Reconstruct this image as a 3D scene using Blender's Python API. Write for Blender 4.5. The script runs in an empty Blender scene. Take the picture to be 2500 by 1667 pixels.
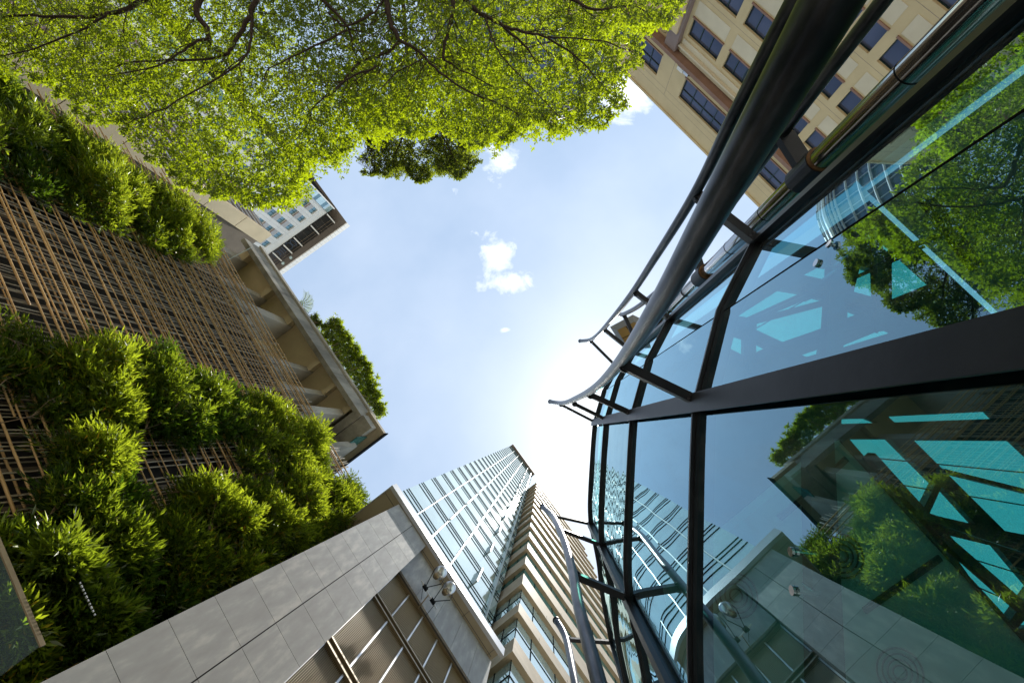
import bpy, math, random
import numpy as np
from mathutils import Vector, Matrix, noise
from mathutils.geometry import delaunay_2d_cdt
random.seed(7); rng = np.random.default_rng(7)
scene = bpy.context.scene
COL = scene.collection
# ------------------------------------------------------------------ frame of reference
# +Z up with the camera at the origin (eye 1.6 m above the paving), X towards the planted wall, Y along the lane
CX = Vector((-0.79558466, -0.60229035, 0.06550872)); CY = Vector((-0.60171645, 0.77293577, -0.20126502)); CZ = Vector((0.07058594, -0.19954104, -0.97734385))
K = 2500/2352
def ray(px, py):
    c = Vector((px*K-1250, -(py*K-833.5), -1080.0))
    return Vector((c.dot(CX), c.dot(CY), c.dot(CZ)))
def at(px, py, h):                       # measuring helper: the point seen at that place at height h
    r = ray(px, py); return Vector((r.x/r.z*h, r.y/r.z*h, h))
GZ = -1.6
# ------------------------------------------------------------------ helpers
def tag(o, label=None, cat=None, group=None, kind=None):
    if label: o['label'] = label
    if cat: o['category'] = cat
    if group: o['group'] = group
    if kind: o['kind'] = kind
    return o
def empty(name, loc, label, cat, group=None):
    o = bpy.data.objects.new(name, None); COL.objects.link(o); o.location = loc; o.empty_display_size = .2
    return tag(o, label, cat, group)
def wpos(o):
    p = Vector((0, 0, 0))
    while o: p = p + o.location; o = o.parent
    return p
SC = 1.0
class MB:
    def __init__(s): s.v = []; s.f = []; s.sm = False
    def quad(s, *p):
        n = len(s.v); s.v += [tuple(q) for q in p]; s.f.append(tuple(range(n, n+len(p)))); return s
    def box(s, x0, x1, y0, y1, z0, z1):
        return s.obox(Vector(((x0+x1)/2, (y0+y1)/2, (z0+z1)/2)), Vector((abs(x1-x0)/2, 0, 0)), Vector((0, abs(y1-y0)/2, 0)), Vector((0, 0, abs(z1-z0)/2)))
    def obox(s, c, a, b, d):
        n = len(s.v)
        for k in range(8):
            s.v.append(tuple(c + a*(1 if k & 1 else -1) + b*(1 if k & 2 else -1) + d*(1 if k & 4 else -1)))
        for f in ((0, 2, 3, 1), (4, 5, 7, 6), (0, 1, 5, 4), (2, 6, 7, 3), (0, 4, 6, 2), (1, 3, 7, 5)): s.f.append(tuple(n+i for i in f))
        return s
    def bar(s, p, q, w, t, up=Vector((0, 0, 1))):    # bar from p to q, w across, t along 'up'
        p = Vector(p); q = Vector(q); d = q-p; L = d.length; d.normalize()
        sd = d.cross(up)
        if sd.length < 1e-4: sd = d.cross(Vector((1, 0, 0)))
        sd.normalize(); u = sd.cross(d)
        return s.obox((p+q)/2, d*L/2, sd*w/2, u*t/2)
    def tube(s, pts, rad, n=10, caps=True):
        pts = [Vector(p) for p in pts]; m = len(pts)
        if not hasattr(rad, '__len__'): rad = [rad]*m
        base = len(s.v); prev = None
        for i, p in enumerate(pts):
            d = (pts[min(i+1, m-1)]-pts[max(i-1, 0)]).normalized()
            if prev is None:
                a = d.cross(Vector((.3, .2, 1))); 
                if a.length < 1e-3: a = d.cross(Vector((1, 0, 0)))
                a.normalize()
            else: a = (prev - d*prev.dot(d)).normalized()
            prev = a; b = d.cross(a)
            for k in range(n):
                t = 2*math.pi*k/n; s.v.append(tuple(p+(a*math.cos(t)+b*math.sin(t))*rad[i]))
        for i in range(m-1):
            for k in range(n):
                k2 = (k+1) % n
                s.f.append((base+i*n+k, base+i*n+k2, base+(i+1)*n+k2, base+(i+1)*n+k))
        if caps:
            s.f.append(tuple(base+k for k in reversed(range(n)))); s.f.append(tuple(base+(m-1)*n+k for k in range(n)))
        return s
    def extr(s, poly, z0, z1):               # vertical prism from plan polygon
        n = len(s.v); m = len(poly)
        s.v += [(p[0], p[1], z0) for p in poly]+[(p[0], p[1], z1) for p in poly]
        s.f.append(tuple(n+i for i in reversed(range(m)))); s.f.append(tuple(n+m+i for i in range(m)))
        for i in range(m): j = (i+1) % m; s.f.append((n+i, n+j, n+m+j, n+m+i))
        return s
    def build(s, name, mat, parent=None, smooth=False):
        me = bpy.data.meshes.new(name)
        off = wpos(parent) if parent else Vector((0, 0, 0))
        me.from_pydata([(v[0]*SC-off.x, v[1]*SC-off.y, v[2]*SC-off.z) for v in s.v], [], s.f)
        if mat: me.materials.append(mat)
        if smooth: me.polygons.foreach_set('use_smooth', [True]*len(me.polygons))
        me.update()
        o = bpy.data.objects.new(name, me); COL.objects.link(o)
        if parent: o.parent = parent
        return o
def bevel(o, w, seg=2):
    m = o.modifiers.new('b', 'BEVEL'); m.width = w; m.segments = seg; m.limit_method = 'ANGLE'; return o
# ------------------------------------------------------------------ materials
def nmat(name):
    m = bpy.data.materials.new(name); m.use_nodes = True; nt = m.node_tree; nt.nodes.clear()
    out = nt.nodes.new('ShaderNodeOutputMaterial'); return m, nt, out
def N(nt, t, **kw):
    n = nt.nodes.new('ShaderNode'+t)
    for k, v in kw.items():
        if k.startswith('i_'):
            n.inputs[k[2:].replace('_', ' ')].default_value = v
        else: setattr(n, k, v)
    return n
def c4(c): return (c[0], c[1], c[2], 1)
def noisy(name, c1, c2, scale=3, rough=.6, metal=0, bump=.1, bscale=40, detail=6, stretch=(1, 1, 1), spec=.5, c3=None, var=.12):
    m, nt, out = nmat(name)
    p = N(nt, 'BsdfPrincipled', i_Roughness=rough, i_Metallic=metal); p.inputs['Specular IOR Level'].default_value = spec
    g = N(nt, 'NewGeometry'); mp = N(nt, 'Mapping'); mp.inputs['Scale'].default_value = stretch
    nt.links.new(g.outputs['Position'], mp.inputs['Vector'])
    n1 = N(nt, 'TexNoise', i_Scale=scale, i_Detail=detail, i_Roughness=.6)
    nt.links.new(mp.outputs[0], n1.inputs['Vector'])
    r = N(nt, 'ValToRGB'); r.color_ramp.elements[0].position = .32; r.color_ramp.elements[1].position = .68
    r.color_ramp.elements[0].color = c4(c1); r.color_ramp.elements[1].color = c4(c2)
    if c3: e = r.color_ramp.elements.new(.5); e.color = c4(c3)
    oi = N(nt, 'ObjectInfo'); ma = N(nt, 'Math', operation='MULTIPLY_ADD'); ma.inputs[1].default_value = var; nt.links.new(oi.outputs['Random'], ma.inputs[0])
    sb = N(nt, 'Math', operation='SUBTRACT'); sb.inputs[1].default_value = var/2; nt.links.new(n1.outputs[0], sb.inputs[0]); nt.links.new(sb.outputs[0], ma.inputs[2])
    nt.links.new(ma.outputs[0], r.inputs[0]); nt.links.new(r.outputs[0], p.inputs['Base Color'])
    if bump:
        n2 = N(nt, 'TexNoise', i_Scale=bscale, i_Detail=4); nt.links.new(mp.outputs[0], n2.inputs['Vector'])
        b = N(nt, 'Bump', i_Strength=bump, i_Distance=.02); nt.links.new(n2.outputs[0], b.inputs['Height']); nt.links.new(b.outputs[0], p.inputs['Normal'])
    nt.links.new(p.outputs[0], out.inputs[0]); return m
def glassmat(name, tint, f0=.1, rough=.0, power=4, wave=0, wscale=.7, gtint=(1, 1, 1), wz=1.0):
    m, nt, out = nmat(name)
    tr = N(nt, 'BsdfTransparent'); tr.inputs[0].default_value = c4(tint)
    gl = N(nt, 'BsdfGlossy', i_Roughness=rough); gl.inputs[0].default_value = c4(gtint)
    lw = N(nt, 'LayerWeight', i_Blend=.5)
    pw = N(nt, 'Math', operation='POWER'); pw.inputs[1].default_value = power
    nt.links.new(lw.outputs['Facing'], pw.inputs[0])
    mr = N(nt, 'MapRange'); mr.inputs['To Min'].default_value = f0; mr.inputs['To Max'].default_value = 1
    nt.links.new(pw.outputs[0], mr.inputs[0])
    mx = N(nt, 'MixShader'); nt.links.new(mr.outputs[0], mx.inputs[0]); nt.links.new(tr.outputs[0], mx.inputs[1]); nt.links.new(gl.outputs[0], mx.inputs[2])
    if wave:
        g = N(nt, 'NewGeometry'); mp = N(nt, 'Mapping'); mp.inputs['Scale'].default_value = (1, 1, wz); nt.links.new(g.outputs['Position'], mp.inputs[0])
        n2 = N(nt, 'TexNoise', i_Scale=wscale, i_Detail=1); nt.links.new(mp.outputs[0], n2.inputs['Vector'])
        b = N(nt, 'Bump', i_Strength=1, i_Distance=wave); nt.links.new(n2.outputs[0], b.inputs['Height']); nt.links.new(b.outputs[0], gl.inputs['Normal'])
    if wave:
        g2 = N(nt, 'NewGeometry'); m3 = N(nt, 'Mapping'); m3.inputs['Scale'].default_value = (1, 1, .3); nt.links.new(g2.outputs['Position'], m3.inputs[0])
        n3 = N(nt, 'TexNoise', i_Scale=5, i_Detail=8, i_Roughness=.7); nt.links.new(m3.outputs[0], n3.inputs['Vector'])
        q = N(nt, 'MapRange'); q.inputs['From Min'].default_value = .45; q.inputs['From Max'].default_value = .8; q.inputs['To Max'].default_value = .09; nt.links.new(n3.outputs[0], q.inputs[0])
        du = N(nt, 'BsdfDiffuse'); du.inputs[0].default_value = (.5, .5, .46, 1); m4 = N(nt, 'MixShader'); nt.links.new(q.outputs[0], m4.inputs[0]); nt.links.new(mx.outputs[0], m4.inputs[1]); nt.links.new(du.outputs[0], m4.inputs[2]); mx = m4
    nt.links.new(mx.outputs[0], out.inputs[0]); return m
def towerglass(name, col, f0=.25, rough=.03, wave=.004, wscale=.8, spec_t=(1, 1, 1), power=3):
    m, nt, out = nmat(name)
    di = N(nt, 'BsdfDiffuse'); g = N(nt, 'NewGeometry')
    n1 = N(nt, 'TexNoise', i_Scale=.35, i_Detail=3); nt.links.new(g.outputs['Position'], n1.inputs['Vector'])
    r = N(nt, 'ValToRGB'); r.color_ramp.elements[0].position = .35; r.color_ramp.elements[1].position = .65
    r.color_ramp.elements[0].color = c4([x*.75 for x in col]); r.color_ramp.elements[1].color = c4([min(1, x*1.25) for x in col])
    oi = N(nt, 'ObjectInfo'); ma = N(nt, 'Math', operation='MULTIPLY_ADD'); ma.inputs[1].default_value = .3; nt.links.new(oi.outputs['Random'], ma.inputs[0])
    sb = N(nt, 'Math', operation='SUBTRACT'); sb.inputs[1].default_value = .15; nt.links.new(n1.outputs[0], sb.inputs[0]); nt.links.new(sb.outputs[0], ma.inputs[2])
    nt.links.new(ma.outputs[0], r.inputs[0]); nt.links.new(r.outputs[0], di.inputs[0])
    gl = N(nt, 'BsdfGlossy', i_Roughness=rough); gl.inputs[0].default_value = c4(spec_t)
    lw = N(nt, 'LayerWeight', i_Blend=.5); pw = N(nt, 'Math', operation='POWER'); pw.inputs[1].default_value = power; nt.links.new(lw.outputs['Facing'], pw.inputs[0])
    mr = N(nt, 'MapRange'); mr.inputs['To Min'].default_value = f0; mr.inputs['To Max'].default_value = .85; nt.links.new(pw.outputs[0], mr.inputs[0])
    n2 = N(nt, 'TexNoise', i_Scale=wscale, i_Detail=1); nt.links.new(g.outputs['Position'], n2.inputs['Vector'])
    b = N(nt, 'Bump', i_Strength=1, i_Distance=wave); nt.links.new(n2.outputs[0], b.inputs['Height']); nt.links.new(b.outputs[0], gl.inputs['Normal'])
    mx = N(nt, 'MixShader'); nt.links.new(mr.outputs[0], mx.inputs[0]); nt.links.new(di.outputs[0], mx.inputs[1]); nt.links.new(gl.outputs[0], mx.inputs[2])
    nt.links.new(mx.outputs[0], out.inputs[0]); return m
def leafmat(name, ca, cb, trans=.5, tcol=(.35, .5, .03), gloss=.06, cc=None, rgh=.35):
    m, nt, out = nmat(name)
    g = N(nt, 'NewGeometry')
    r = N(nt, 'ValToRGB'); e = r.color_ramp.elements; e[0].position = 0; e[1].position = .93; e[0].color = c4(ca); e[1].color = c4(cb)
    if cc: x = e.new(.97); x.color = c4(cc)
    nt.links.new(g.outputs['Random Per Island'], r.inputs[0])
    hs = N(nt, 'HueSaturation'); hs.inputs['Value'].default_value = 1; nt.links.new(r.outputs[0], hs.inputs['Color'])
    d = N(nt, 'BsdfDiffuse'); nt.links.new(r.outputs[0], d.inputs[0])
    mixc = N(nt, 'Mix', data_type='RGBA', blend_type='MULTIPLY'); mixc.inputs[0].default_value = 1
    t = N(nt, 'BsdfTranslucent')
    sc = N(nt, 'MapRange'); sc.inputs['To Min'].default_value = .3; sc.inputs['To Max'].default_value = 1.0; nt.links.new(g.outputs['Random Per Island'], sc.inputs[0])
    mixc.inputs[6].default_value = c4(tcol); cb_ = N(nt, 'CombineColor'); 
    for i in range(3): nt.links.new(sc.outputs[0], cb_.inputs[i])
    nt.links.new(cb_.outputs[0], mixc.inputs[7]); nt.links.new(mixc.outputs[2], t.inputs[0])
    mx = N(nt, 'MixShader'); mx.inputs[0].default_value = trans; nt.links.new(d.outputs[0], mx.inputs[1]); nt.links.new(t.outputs[0], mx.inputs[2])
    gl = N(nt, 'BsdfGlossy', i_Roughness=rgh); gl.inputs[0].default_value = (1, 1, 1, 1)
    m2 = N(nt, 'MixShader'); m2.inputs[0].default_value = gloss; nt.links.new(mx.outputs[0], m2.inputs[1]); nt.links.new(gl.outputs[0], m2.inputs[2])
    nt.links.new(m2.outputs[0], out.inputs[0]); return m
M = {}
M['steel'] = noisy('dark_steel', (.012, .014, .018), (.028, .031, .038), 3, .42, .5, .025, 25, spec=.5)
M['steelpipe'] = noisy('worn_steel_pipe', (.022, .026, .034), (.11, .11, .12), 9, .32, .75, .05, 30, stretch=(1, 1, .35))
M['chrome'] = noisy('polished_steel', (.42, .42, .43), (.6, .6, .6), 3, .1, 1, .02, 20, stretch=(1, 1, .2))
M['alu'] = noisy('aluminium', (.5, .5, .5), (.62, .62, .62), 3, .35, .8, 0)
M['marble'] = noisy('grey_marble', (.32, .315, .315), (.50, .485, .465), 5.0, .8, 0, .05, 14, 10, (1, 1, .28), .12, (.36, .36, .36))
M['joint'] = noisy('joint', (.07, .065, .06), (.11, .1, .09), 5, .8, 0, 0)
M['soffit'] = noisy('tan_soffit', (.30, .25, .17), (.38, .32, .22), .8, .6, 0, .05, 30)
M['fascia'] = noisy('pale_metal_fascia', (.45, .46, .49), (.55, .56, .58), 1, .35, .3, 0)
M['louvre'] = noisy('bronze_louvre', (.36, .27, .14), (.48, .37, .21), .9, .42, .2, .05, 20, 4, (1, 1, .5))
M['bronze'] = noisy('bronze_frame', (.23, .18, .11), (.34, .27, .17), 2, .35, .6, .04, 30)
M['silver'] = noisy('silver_bar', (.5, .5, .5), (.7, .7, .68), 2, .3, .5, 0)
M['tglass'] = towerglass('teal_tower_glass', (.34, .50, .51), .36, .04, .006, .5, (.88, .95, .95), 1.9)
M['tglass_dark'] = towerglass('dark_teal_glass', (.03, .13, .13), .08, .04, .004, .6, (.7, .95, .95), 4)
M['blackline'] = noisy('dark_gasket', (.010, .012, .014), (.02, .022, .024), 3, 1, 0, 0, spec=0)
M['tanstone'] = noisy('tan_stone', (.28, .22, .14), (.38, .30, .195), 1.2, .55, 0, .08, 20, 6, (1, 1, 1))
M['concrete'] = noisy('board_concrete', (.27, .25, .21), (.44, .41, .35), 1.1, .8, 0, .25, 18, 9, (1, 1, .35))
M['concrete_d'] = noisy('weathered_concrete', (.15, .14, .12), (.38, .36, .31), 1.3, .85, 0, .3, 16, 9, (1, 1, .3))
M['creamwall'] = noisy('cream_concrete', (.56, .46, .30), (.68, .56, .37), .7, .7, 0, .12, 12, 6)
M['brownpanel'] = noisy('brown_panel', (.13, .10, .07), (.19, .15, .105), 1, .6, 0, 0)
M['bamboo'] = noisy('bamboo_pole', (.42, .25, .10), (.62, .41, .19), 2.5, .5, 0, .1, 30, 5, (1, .6, 1))
M['rod'] = noisy('grey_rod', (.30, .26, .20), (.50, .43, .33), 4, .55, 0, 0)
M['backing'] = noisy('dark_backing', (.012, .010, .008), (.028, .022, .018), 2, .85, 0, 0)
M['white'] = noisy('white_cladding', (.68, .67, .65), (.78, .77, .74), .25, .55, 0, 0)
M['whitespan'] = noisy('grey_spandrel', (.38, .38, .39), (.46, .46, .47), .5, .6, 0, 0)
M['darkroof'] = noisy('dark_soffit', (.11, .095, .08), (.145, .125, .105), .5, .7, 0, 0)
M['winblue'] = towerglass('curtained_window', (.12, .22, .26), .15, .05, .0, .6, (.7, .9, 1.0), 4)
M['yellow'] = noisy('yellow_render', (.52, .41, .235), (.60, .48, .28), .5, .75, 0, .15, 25)
M['cream'] = noisy('cream_render', (.56, .49, .36), (.63, .56, .42), .6, .75, 0, .1, 25)
M['brownled'] = noisy('brown_ledge', (.20, .11, .075), (.27, .155, .11), .8, .7, 0, .08, 20)
M['mauve'] = noisy('mauve_render', (.19, .14, .13), (.24, .18, .165), .8, .7, 0, .05, 20)
M['winslate'] = towerglass('slate_window', (.06, .065, .10), .06, .04, .0, .6, (.55, .7, 1.0), 4.5)
M['winframe'] = noisy('dark_green_frame', (.012, .03, .03), (.02, .045, .045), 2, .4, .3, 0)
M['paving'] = noisy('pale_paving', (.30, .28, .25), (.42, .39, .35), .6, .8, 0, .1, 10)
M['bark'] = noisy('tree_bark', (.02, .012, .008), (.055, .035, .024), 7, .85, 0, .5, 30, 6, (1, 1, .4))
M['stem'] = noisy('dry_stem', (.14, .09, .05), (.24, .16, .09), 6, .7, 0, .1, 30)
M['leaf'] = leafmat('bright_tree_leaf', (.045, .095, .006), (.10, .165, .010), .58, (.50, .63, .008), .035, (.32, .26, .02), .3)
M['leaf_d'] = leafmat('dark_tree_leaf', (.04, .08, .012), (.08, .13, .018), .5, (.34, .42, .02), .05, (.25, .17, .02))
M['bleaf'] = leafmat('bamboo_leaf', (.055, .11, .010), (.21, .29, .02), .48, (.57, .70, .03), .045, (.60, .26, .03), .35)
M['bleaf_d'] = leafmat('deep_bamboo_leaf', (.04, .10, .012), (.16, .22, .02), .45, (.46, .60, .025), .06, (.30, .22, .03), .35)
M['bleaf_i'] = leafmat('shaded_bamboo_leaf', (.018, .05, .006), (.085, .14, .012), .36, (.30, .42, .015), .04, (.34, .18, .03), .4)  # inner leaves of a clump, shade put into their colour
M['bleaf_i2'] = leafmat('shaded_deep_bamboo_leaf', (.015, .045, .006), (.06, .11, .012), .36, (.20, .36, .015), .04, (.26, .15, .03), .4)  # same painted inner shade, for the deep green clumps
M['pglass'] = glassmat('pavilion_glass', (.24, .60, .60), .21, 0, 2.7, .0030, .8, (.56, .86, 1.0), 1.0)
M['pglass_w'] = glassmat('wavy_pavilion_glass', (.20, .66, .56), .21, 0, 2.7, .006, 1.2, (.62, .88, .95), 1.6)
M['roofglass'] = glassmat('roof_glass', (.45, .88, .80), .06, 0, 5)
M['interior'] = noisy('interior_floor', (.30, .33, .30), (.38, .40, .37), .6, .6, 0, 0)
M['ceil'] = noisy('white_ceiling', (.52, .55, .50), (.58, .60, .56), .6, .7, 0, 0)
M['inbeam'] = noisy('interior_beam', (.07, .085, .09), (.12, .135, .14), 1, .5, .2, 0)
M['canopyglass'] = glassmat('canopy_glass', (.55, .72, .68), .12, .12, 3)
M['ochre'] = noisy('ochre_panel', (.42, .27, .08), (.5, .33, .11), 2, .6, 0, 0)
def milky(name):
    m, nt, out = nmat(name); t = N(nt, 'BsdfTransparent'); t.inputs[0].default_value = (.75, .86, .84, 1); d = N(nt, 'BsdfTranslucent'); d.inputs[0].default_value = (.45, .55, .58, 1)
    g = N(nt, 'BsdfGlossy', i_Roughness=.08); a = N(nt, 'MixShader'); a.inputs[0].default_value = .012; b = N(nt, 'MixShader'); b.inputs[0].default_value = .05
    nt.links.new(t.outputs[0], a.inputs[1]); nt.links.new(d.outputs[0], a.inputs[2]); nt.links.new(a.outputs[0], b.inputs[1]); nt.links.new(g.outputs[0], b.inputs[2]); nt.links.new(b.outputs[0], out.inputs[0]); return m
M['canopyglass'] = milky('milky_canopy_glass')
M['slope'] = towerglass('dark_sloped_glass', (.035, .032, .03), .05, .1, 0, 1, (.5, .5, .55), 5)
M['signblue'] = noisy('sign_blue', (.03, .045, .08), (.04, .06, .10), 1, .5, 0, 0)
M['finteal'] = noisy('pale_teal_fin', (.34, .42, .43), (.42, .5, .51), 1, .4, .2, 0)
M['rust'] = noisy('rusty_collar', (.10, .05, .02), (.22, .12, .05), 12, .7, .3, .2, 50)
M['lens'] = towerglass('lamp_glass', (.25, .23, .20), .2, .05, 0, 1)
M['ctower'] = towerglass('blue_grey_tower_glass', (.07, .10, .14), .06, .08, .0, .4, (.5, .6, .75), 5)
M['ribs'] = noisy('grey_rib', (.24, .25, .27), (.32, .33, .35), 1, .6, .1, 0)
# ------------------------------------------------------------------ ground
g = MB(); g.quad((-600, -600, GZ), (600, -600, GZ), (600, 600, GZ), (-600, 600, GZ)); tag(g.build('ground', M['paving']), kind='structure')

# ------------------------------------------------------------------ wall with real openings
def holed(mb, org, u, v, n, U0, U1, V0, V1, rects, depth):
    """plane org + u*s + v*t, rects = (s0,s1,t0,t1) left open with reveals running along -n"""
    us = sorted({U0, U1, *[r[0] for r in rects], *[r[1] for r in rects]}); us = [x for x in us if U0 <= x <= U1]
    P = lambda s, t, d=0: org+u*s+v*t-n*d
    for i in range(len(us)-1):
        a, b = us[i], us[i+1]; m = (a+b)/2
        cuts = sorted([(r[2], r[3]) for r in rects if r[0] <= m <= r[1]])
        t = V0
        for c in cuts:
            if c[0] > t: mb.quad(P(a, t), P(b, t), P(b, c[0]), P(a, c[0]))
            t = max(t, c[1])
        if t < V1: mb.quad(P(a, t), P(b, t), P(b, V1), P(a, V1))
    for s0, s1, t0, t1 in rects:
        for A, B in (((s0, t0), (s1, t0)), ((s1, t0), (s1, t1)), ((s1, t1), (s0, t1)), ((s0, t1), (s0, t0))):
            mb.quad(P(*A), P(*B), P(B[0], B[1], depth), P(A[0], A[1], depth))
vx, vy, vz = Vector((1, 0, 0)), Vector((0, 1, 0)), Vector((0, 0, 1))

# ================================================================== GREY MARBLE BUILDING WITH LOUVRES
def marble_building():
    r = empty('marble_building', (7, -1.5, GZ), 'grey marble building with bronze louvre panels and wide flat roof, under the glass tower', 'building')
    X = 5.2; H = 15.0
    # pier of stone slabs: two columns of slabs with open joints
    rows = [5.04-.81*8+.81*k for k in range(21)]; rows = [z for z in rows if z > GZ and z < H-.3]
    zs = [GZ]+rows+[H-.02]
    cols = [(-.545, .215), (.225, 1.035)]
    for y0, y1 in cols:
        for i in range(len(zs)-1):
            if zs[i+1] < 3.2: continue
            b = MB().box(X, X+.05, y0+.004, y1-.004, zs[i]+.004, zs[i+1]-.004)
            b.build('stone_slab', M['marble'], r)
    MB().box(X+.045, X+1.2, -.54, 1.03, GZ, H-.02).build('pier_core', M['joint'], r)
    MB().box(X, X+1.2, -.54, 1.03, GZ, 3.1).build('pier_base', M['marble'], r)
    # recessed marble band above the louvres
    XR = 5.45
    yy = [-.56, -1.35, -2.15, -2.95, -3.75, -4.36]
    for i in range(5):
        MB().box(XR, XR+.06, yy[i+1]+.004, yy[i]-.004, 12.98, H-.02).build('stone_slab', M['marble'], r)
    MB().box(XR+.05, XR+3.8, -4.36, -.56, 12.96, H-.02).build('band_core', M['joint'], r)
    # louvre bays
    XL = 5.6
    ch = [13.0, 11.36, 9.02, 6.6, 4.2, 1.8]
    bars = [-.56, -.80, -1.23, -1.87, -2.55]
    ybar = [-.57, -1.22, -1.88, -2.56, -3.24, -3.92, -4.36]
    for i in range(len(ch)-1):
        zt = ch[i]-.13 if i else ch[i]-.05; zb = ch[i+1]+.13
        for j in range(len(ybar)-1):
            y1, y0 = ybar[j]-.03, ybar[j+1]+.03
            b = MB(); n = int((y1-y0)/.034)
            for k in range(n):
                y = y0+(k+.5)*(y1-y0)/n
                b.obox(Vector((XL+.03, y, (zt+zb)/2)), Vector((.022, .006, 0)), Vector((-.0015, .0055, 0)), Vector((0, 0, (zt-zb)/2)))
            b.box(XL+.055, XL+.08, y0, y1, zb, zt)
            b.build('louvre_panel', M['louvre'], r)
    for j in range(len(ybar)):
        b = MB()
        for i in range(len(ch)-1):
            b.box(XL-.015, XL+.04, ybar[j]-.022, ybar[j]+.022, ch[i+1]+.12, ch[i]-.12 if i else ch[0]-.04)
        b.build('silver_bar', M['silver'], r)
    for i, z in enumerate(ch):
        b = MB()
        if i == 0: b.box(XL-.06, XL+.03, -4.36, -.56, z-.05, z-.01)
        else:
            b.box(XL-.05, XL+.05, -4.36, -.56, z+.07, z+.115).box(XL-.05, XL+.05, -4.36, -.56, z-.115, z-.07).box(XL+.01, XL+.04, -4.36, -.56, z-.07, z+.07)
        b.build('channel_frame', M['bronze'], r)
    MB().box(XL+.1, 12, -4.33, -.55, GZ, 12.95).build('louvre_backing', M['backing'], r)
    MB().box(5.46, 12, -4.42, -4.36, GZ, H-.02).build('side_wall', M['marble'], r)
    # roof slab
    MB().box(5.17, 12.4, -4.38, 1.62, H, H+.10).build('roof_soffit', M['soffit'], r)
    MB().box(5.05, 5.17, -4.5, 1.66, H-.03, H+.42).build('roof_fascia', M['fascia'], r)
    MB().box(5.17, 12.4, 1.62, 1.66, H-.02, H+.42).build('end_fascia', M['fascia'], r)
    b = MB()
    for y in (.95, -.35, -1.6, -2.9, -4.2): b.box(5.18, 5.6, y-.006, y+.006, H-.006, H+.01)
    b.box(5.38, 5.395, -4.3, 1.6, H-.006, H+.01)
    b.build('soffit_joint', M['joint'], r)
    MB().box(5.17, 12.4, -4.38, 1.62, H+.104, H+.40).build('roof', M['darkroof'], r)
marble_building()

# floodlights on a bracket
def floodlights():
    base = at(963, 1392, 12.7); base = Vector((5.56, base.y/base.x*5.56, 12.9))
    c1, c2 = at(1011, 1316, 13.35), at(1031, 1352, 13.35)
    br = empty('lamp_bracket', base, 'thin steel outrigger bracket with stays holding two round floodlights under the flat roof', 'bracket')
    mid = (c1+c2)/2+Vector((.42, .02, -.35))
    d = (c2-c1).normalized()
    MB().tube([base, mid], .016, 6).build('arm', M['bronze'], br)
    MB().tube([mid-d*.42, mid+d*.42], .02, 6).build('crossbar', M['alu'], br)
    MB().tube([base+Vector((0, 0, .25)), mid-d*.3], .007, 5).tube([base+Vector((0, -.28, -.1)), mid+d*.3], .007, 5).build('stay', M['steel'], br)
    for c, lab in ((c1, 'round grey floodlight on the bracket, the one nearer the marble pier'), (c2, 'round grey floodlight on the bracket, the one farther from the marble pier')):
        f = empty('floodlight', c, lab, 'floodlight', 'floodlights under the flat roof')
        ax = Vector((-.25, .1, .96)).normalized()
        pts = [c-ax*.16, c-ax*.15, c-ax*.1, c, c+ax*.08, c+ax*.10]; rr = [.05, .09, .13, .165, .18, .17]
        MB().tube(pts, rr, 20).build('housing', M['alu'], f, True)
        MB().tube([c-ax*.26-d*.05, c-ax*.15-d*.05], [.085, .09], 14).build('gear_box', M['bronze'], f, True)
        q = mid+d*(.2 if c is c2 else -.2)
        MB().tube([c+d*.19, c+d*.2-ax*.2, q], .012, 6).tube([c-d*.19, c-d*.2-ax*.2, q], .012, 6).build('yoke', M['steel'], f)
        MB().box(q.x-.03, q.x+.03, q.y-.08, q.y+.08, q.z-.06, q.z+.08).build('junction_box', M['blackline'], f)
floodlights()

# ================================================================== GLASS TOWER
def glass_tower():
    X = 10.6; Y0, Y1 = -7.9, 2.83; H = 140
    r = empty('glass_tower', (20, -2.5, GZ), 'tall pale teal glass tower with black floor lines and thin white fins', 'tower')
    fl = 4.05; z = 12.5; fins = [Y1]+[y for y in (.87, -.93, -3.15, -5.35, -7.15)]
    k = 0
    while z < H-.5:
        zt = min(z+fl, H-.6)
        b = MB().box(X, X+.05, Y0, Y1, z+.05, zt-.05)
        b.build('window_band', M['tglass'], r); k += 1
        z += fl
    b = MB(); z = 12.5
    while z < H:
        for dz in (0, .75, 1.25): 
            if z+dz < H-.7: b.box(X-.035, X+.03, Y0, Y1, z+dz-.035, z+dz+.035)
        z += fl
    b.build('floor_lines', M['blackline'], r)
    for i, y in enumerate(fins[1:]):
        w = .22 if i in (1, 4) else .1
        b = MB()
        if i == 3:      # broken fin in separate blades
            zz = 26
            while zz < H-3:
                b.box(X-.42, X, y-.06, y+.06, zz, zz+3.0); zz += 8.1
        elif i == 1:
            zz = 22
            while zz < H-3:
                b.box(X-.2, X, y-.06, y+.06, zz, zz+3.6); zz += 8.1
            b.box(X-.1, X, y-.04, y+.04, 12, H)
        else: b.box(X-w, X, y-.04, y+.04, 12, H)
        b.build('vertical_fin', M['finteal'], r)
    MB().box(X+.06, X+22, Y0+.01, Y1-.01, GZ, H).build('core', M['tglass_dark'], r)
    MB().box(X-.72, X+22.5, Y0-.4, Y1+.05, H, H+1.0).build('roof_parapet', M['darkroof'], r)
glass_tower()

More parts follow.
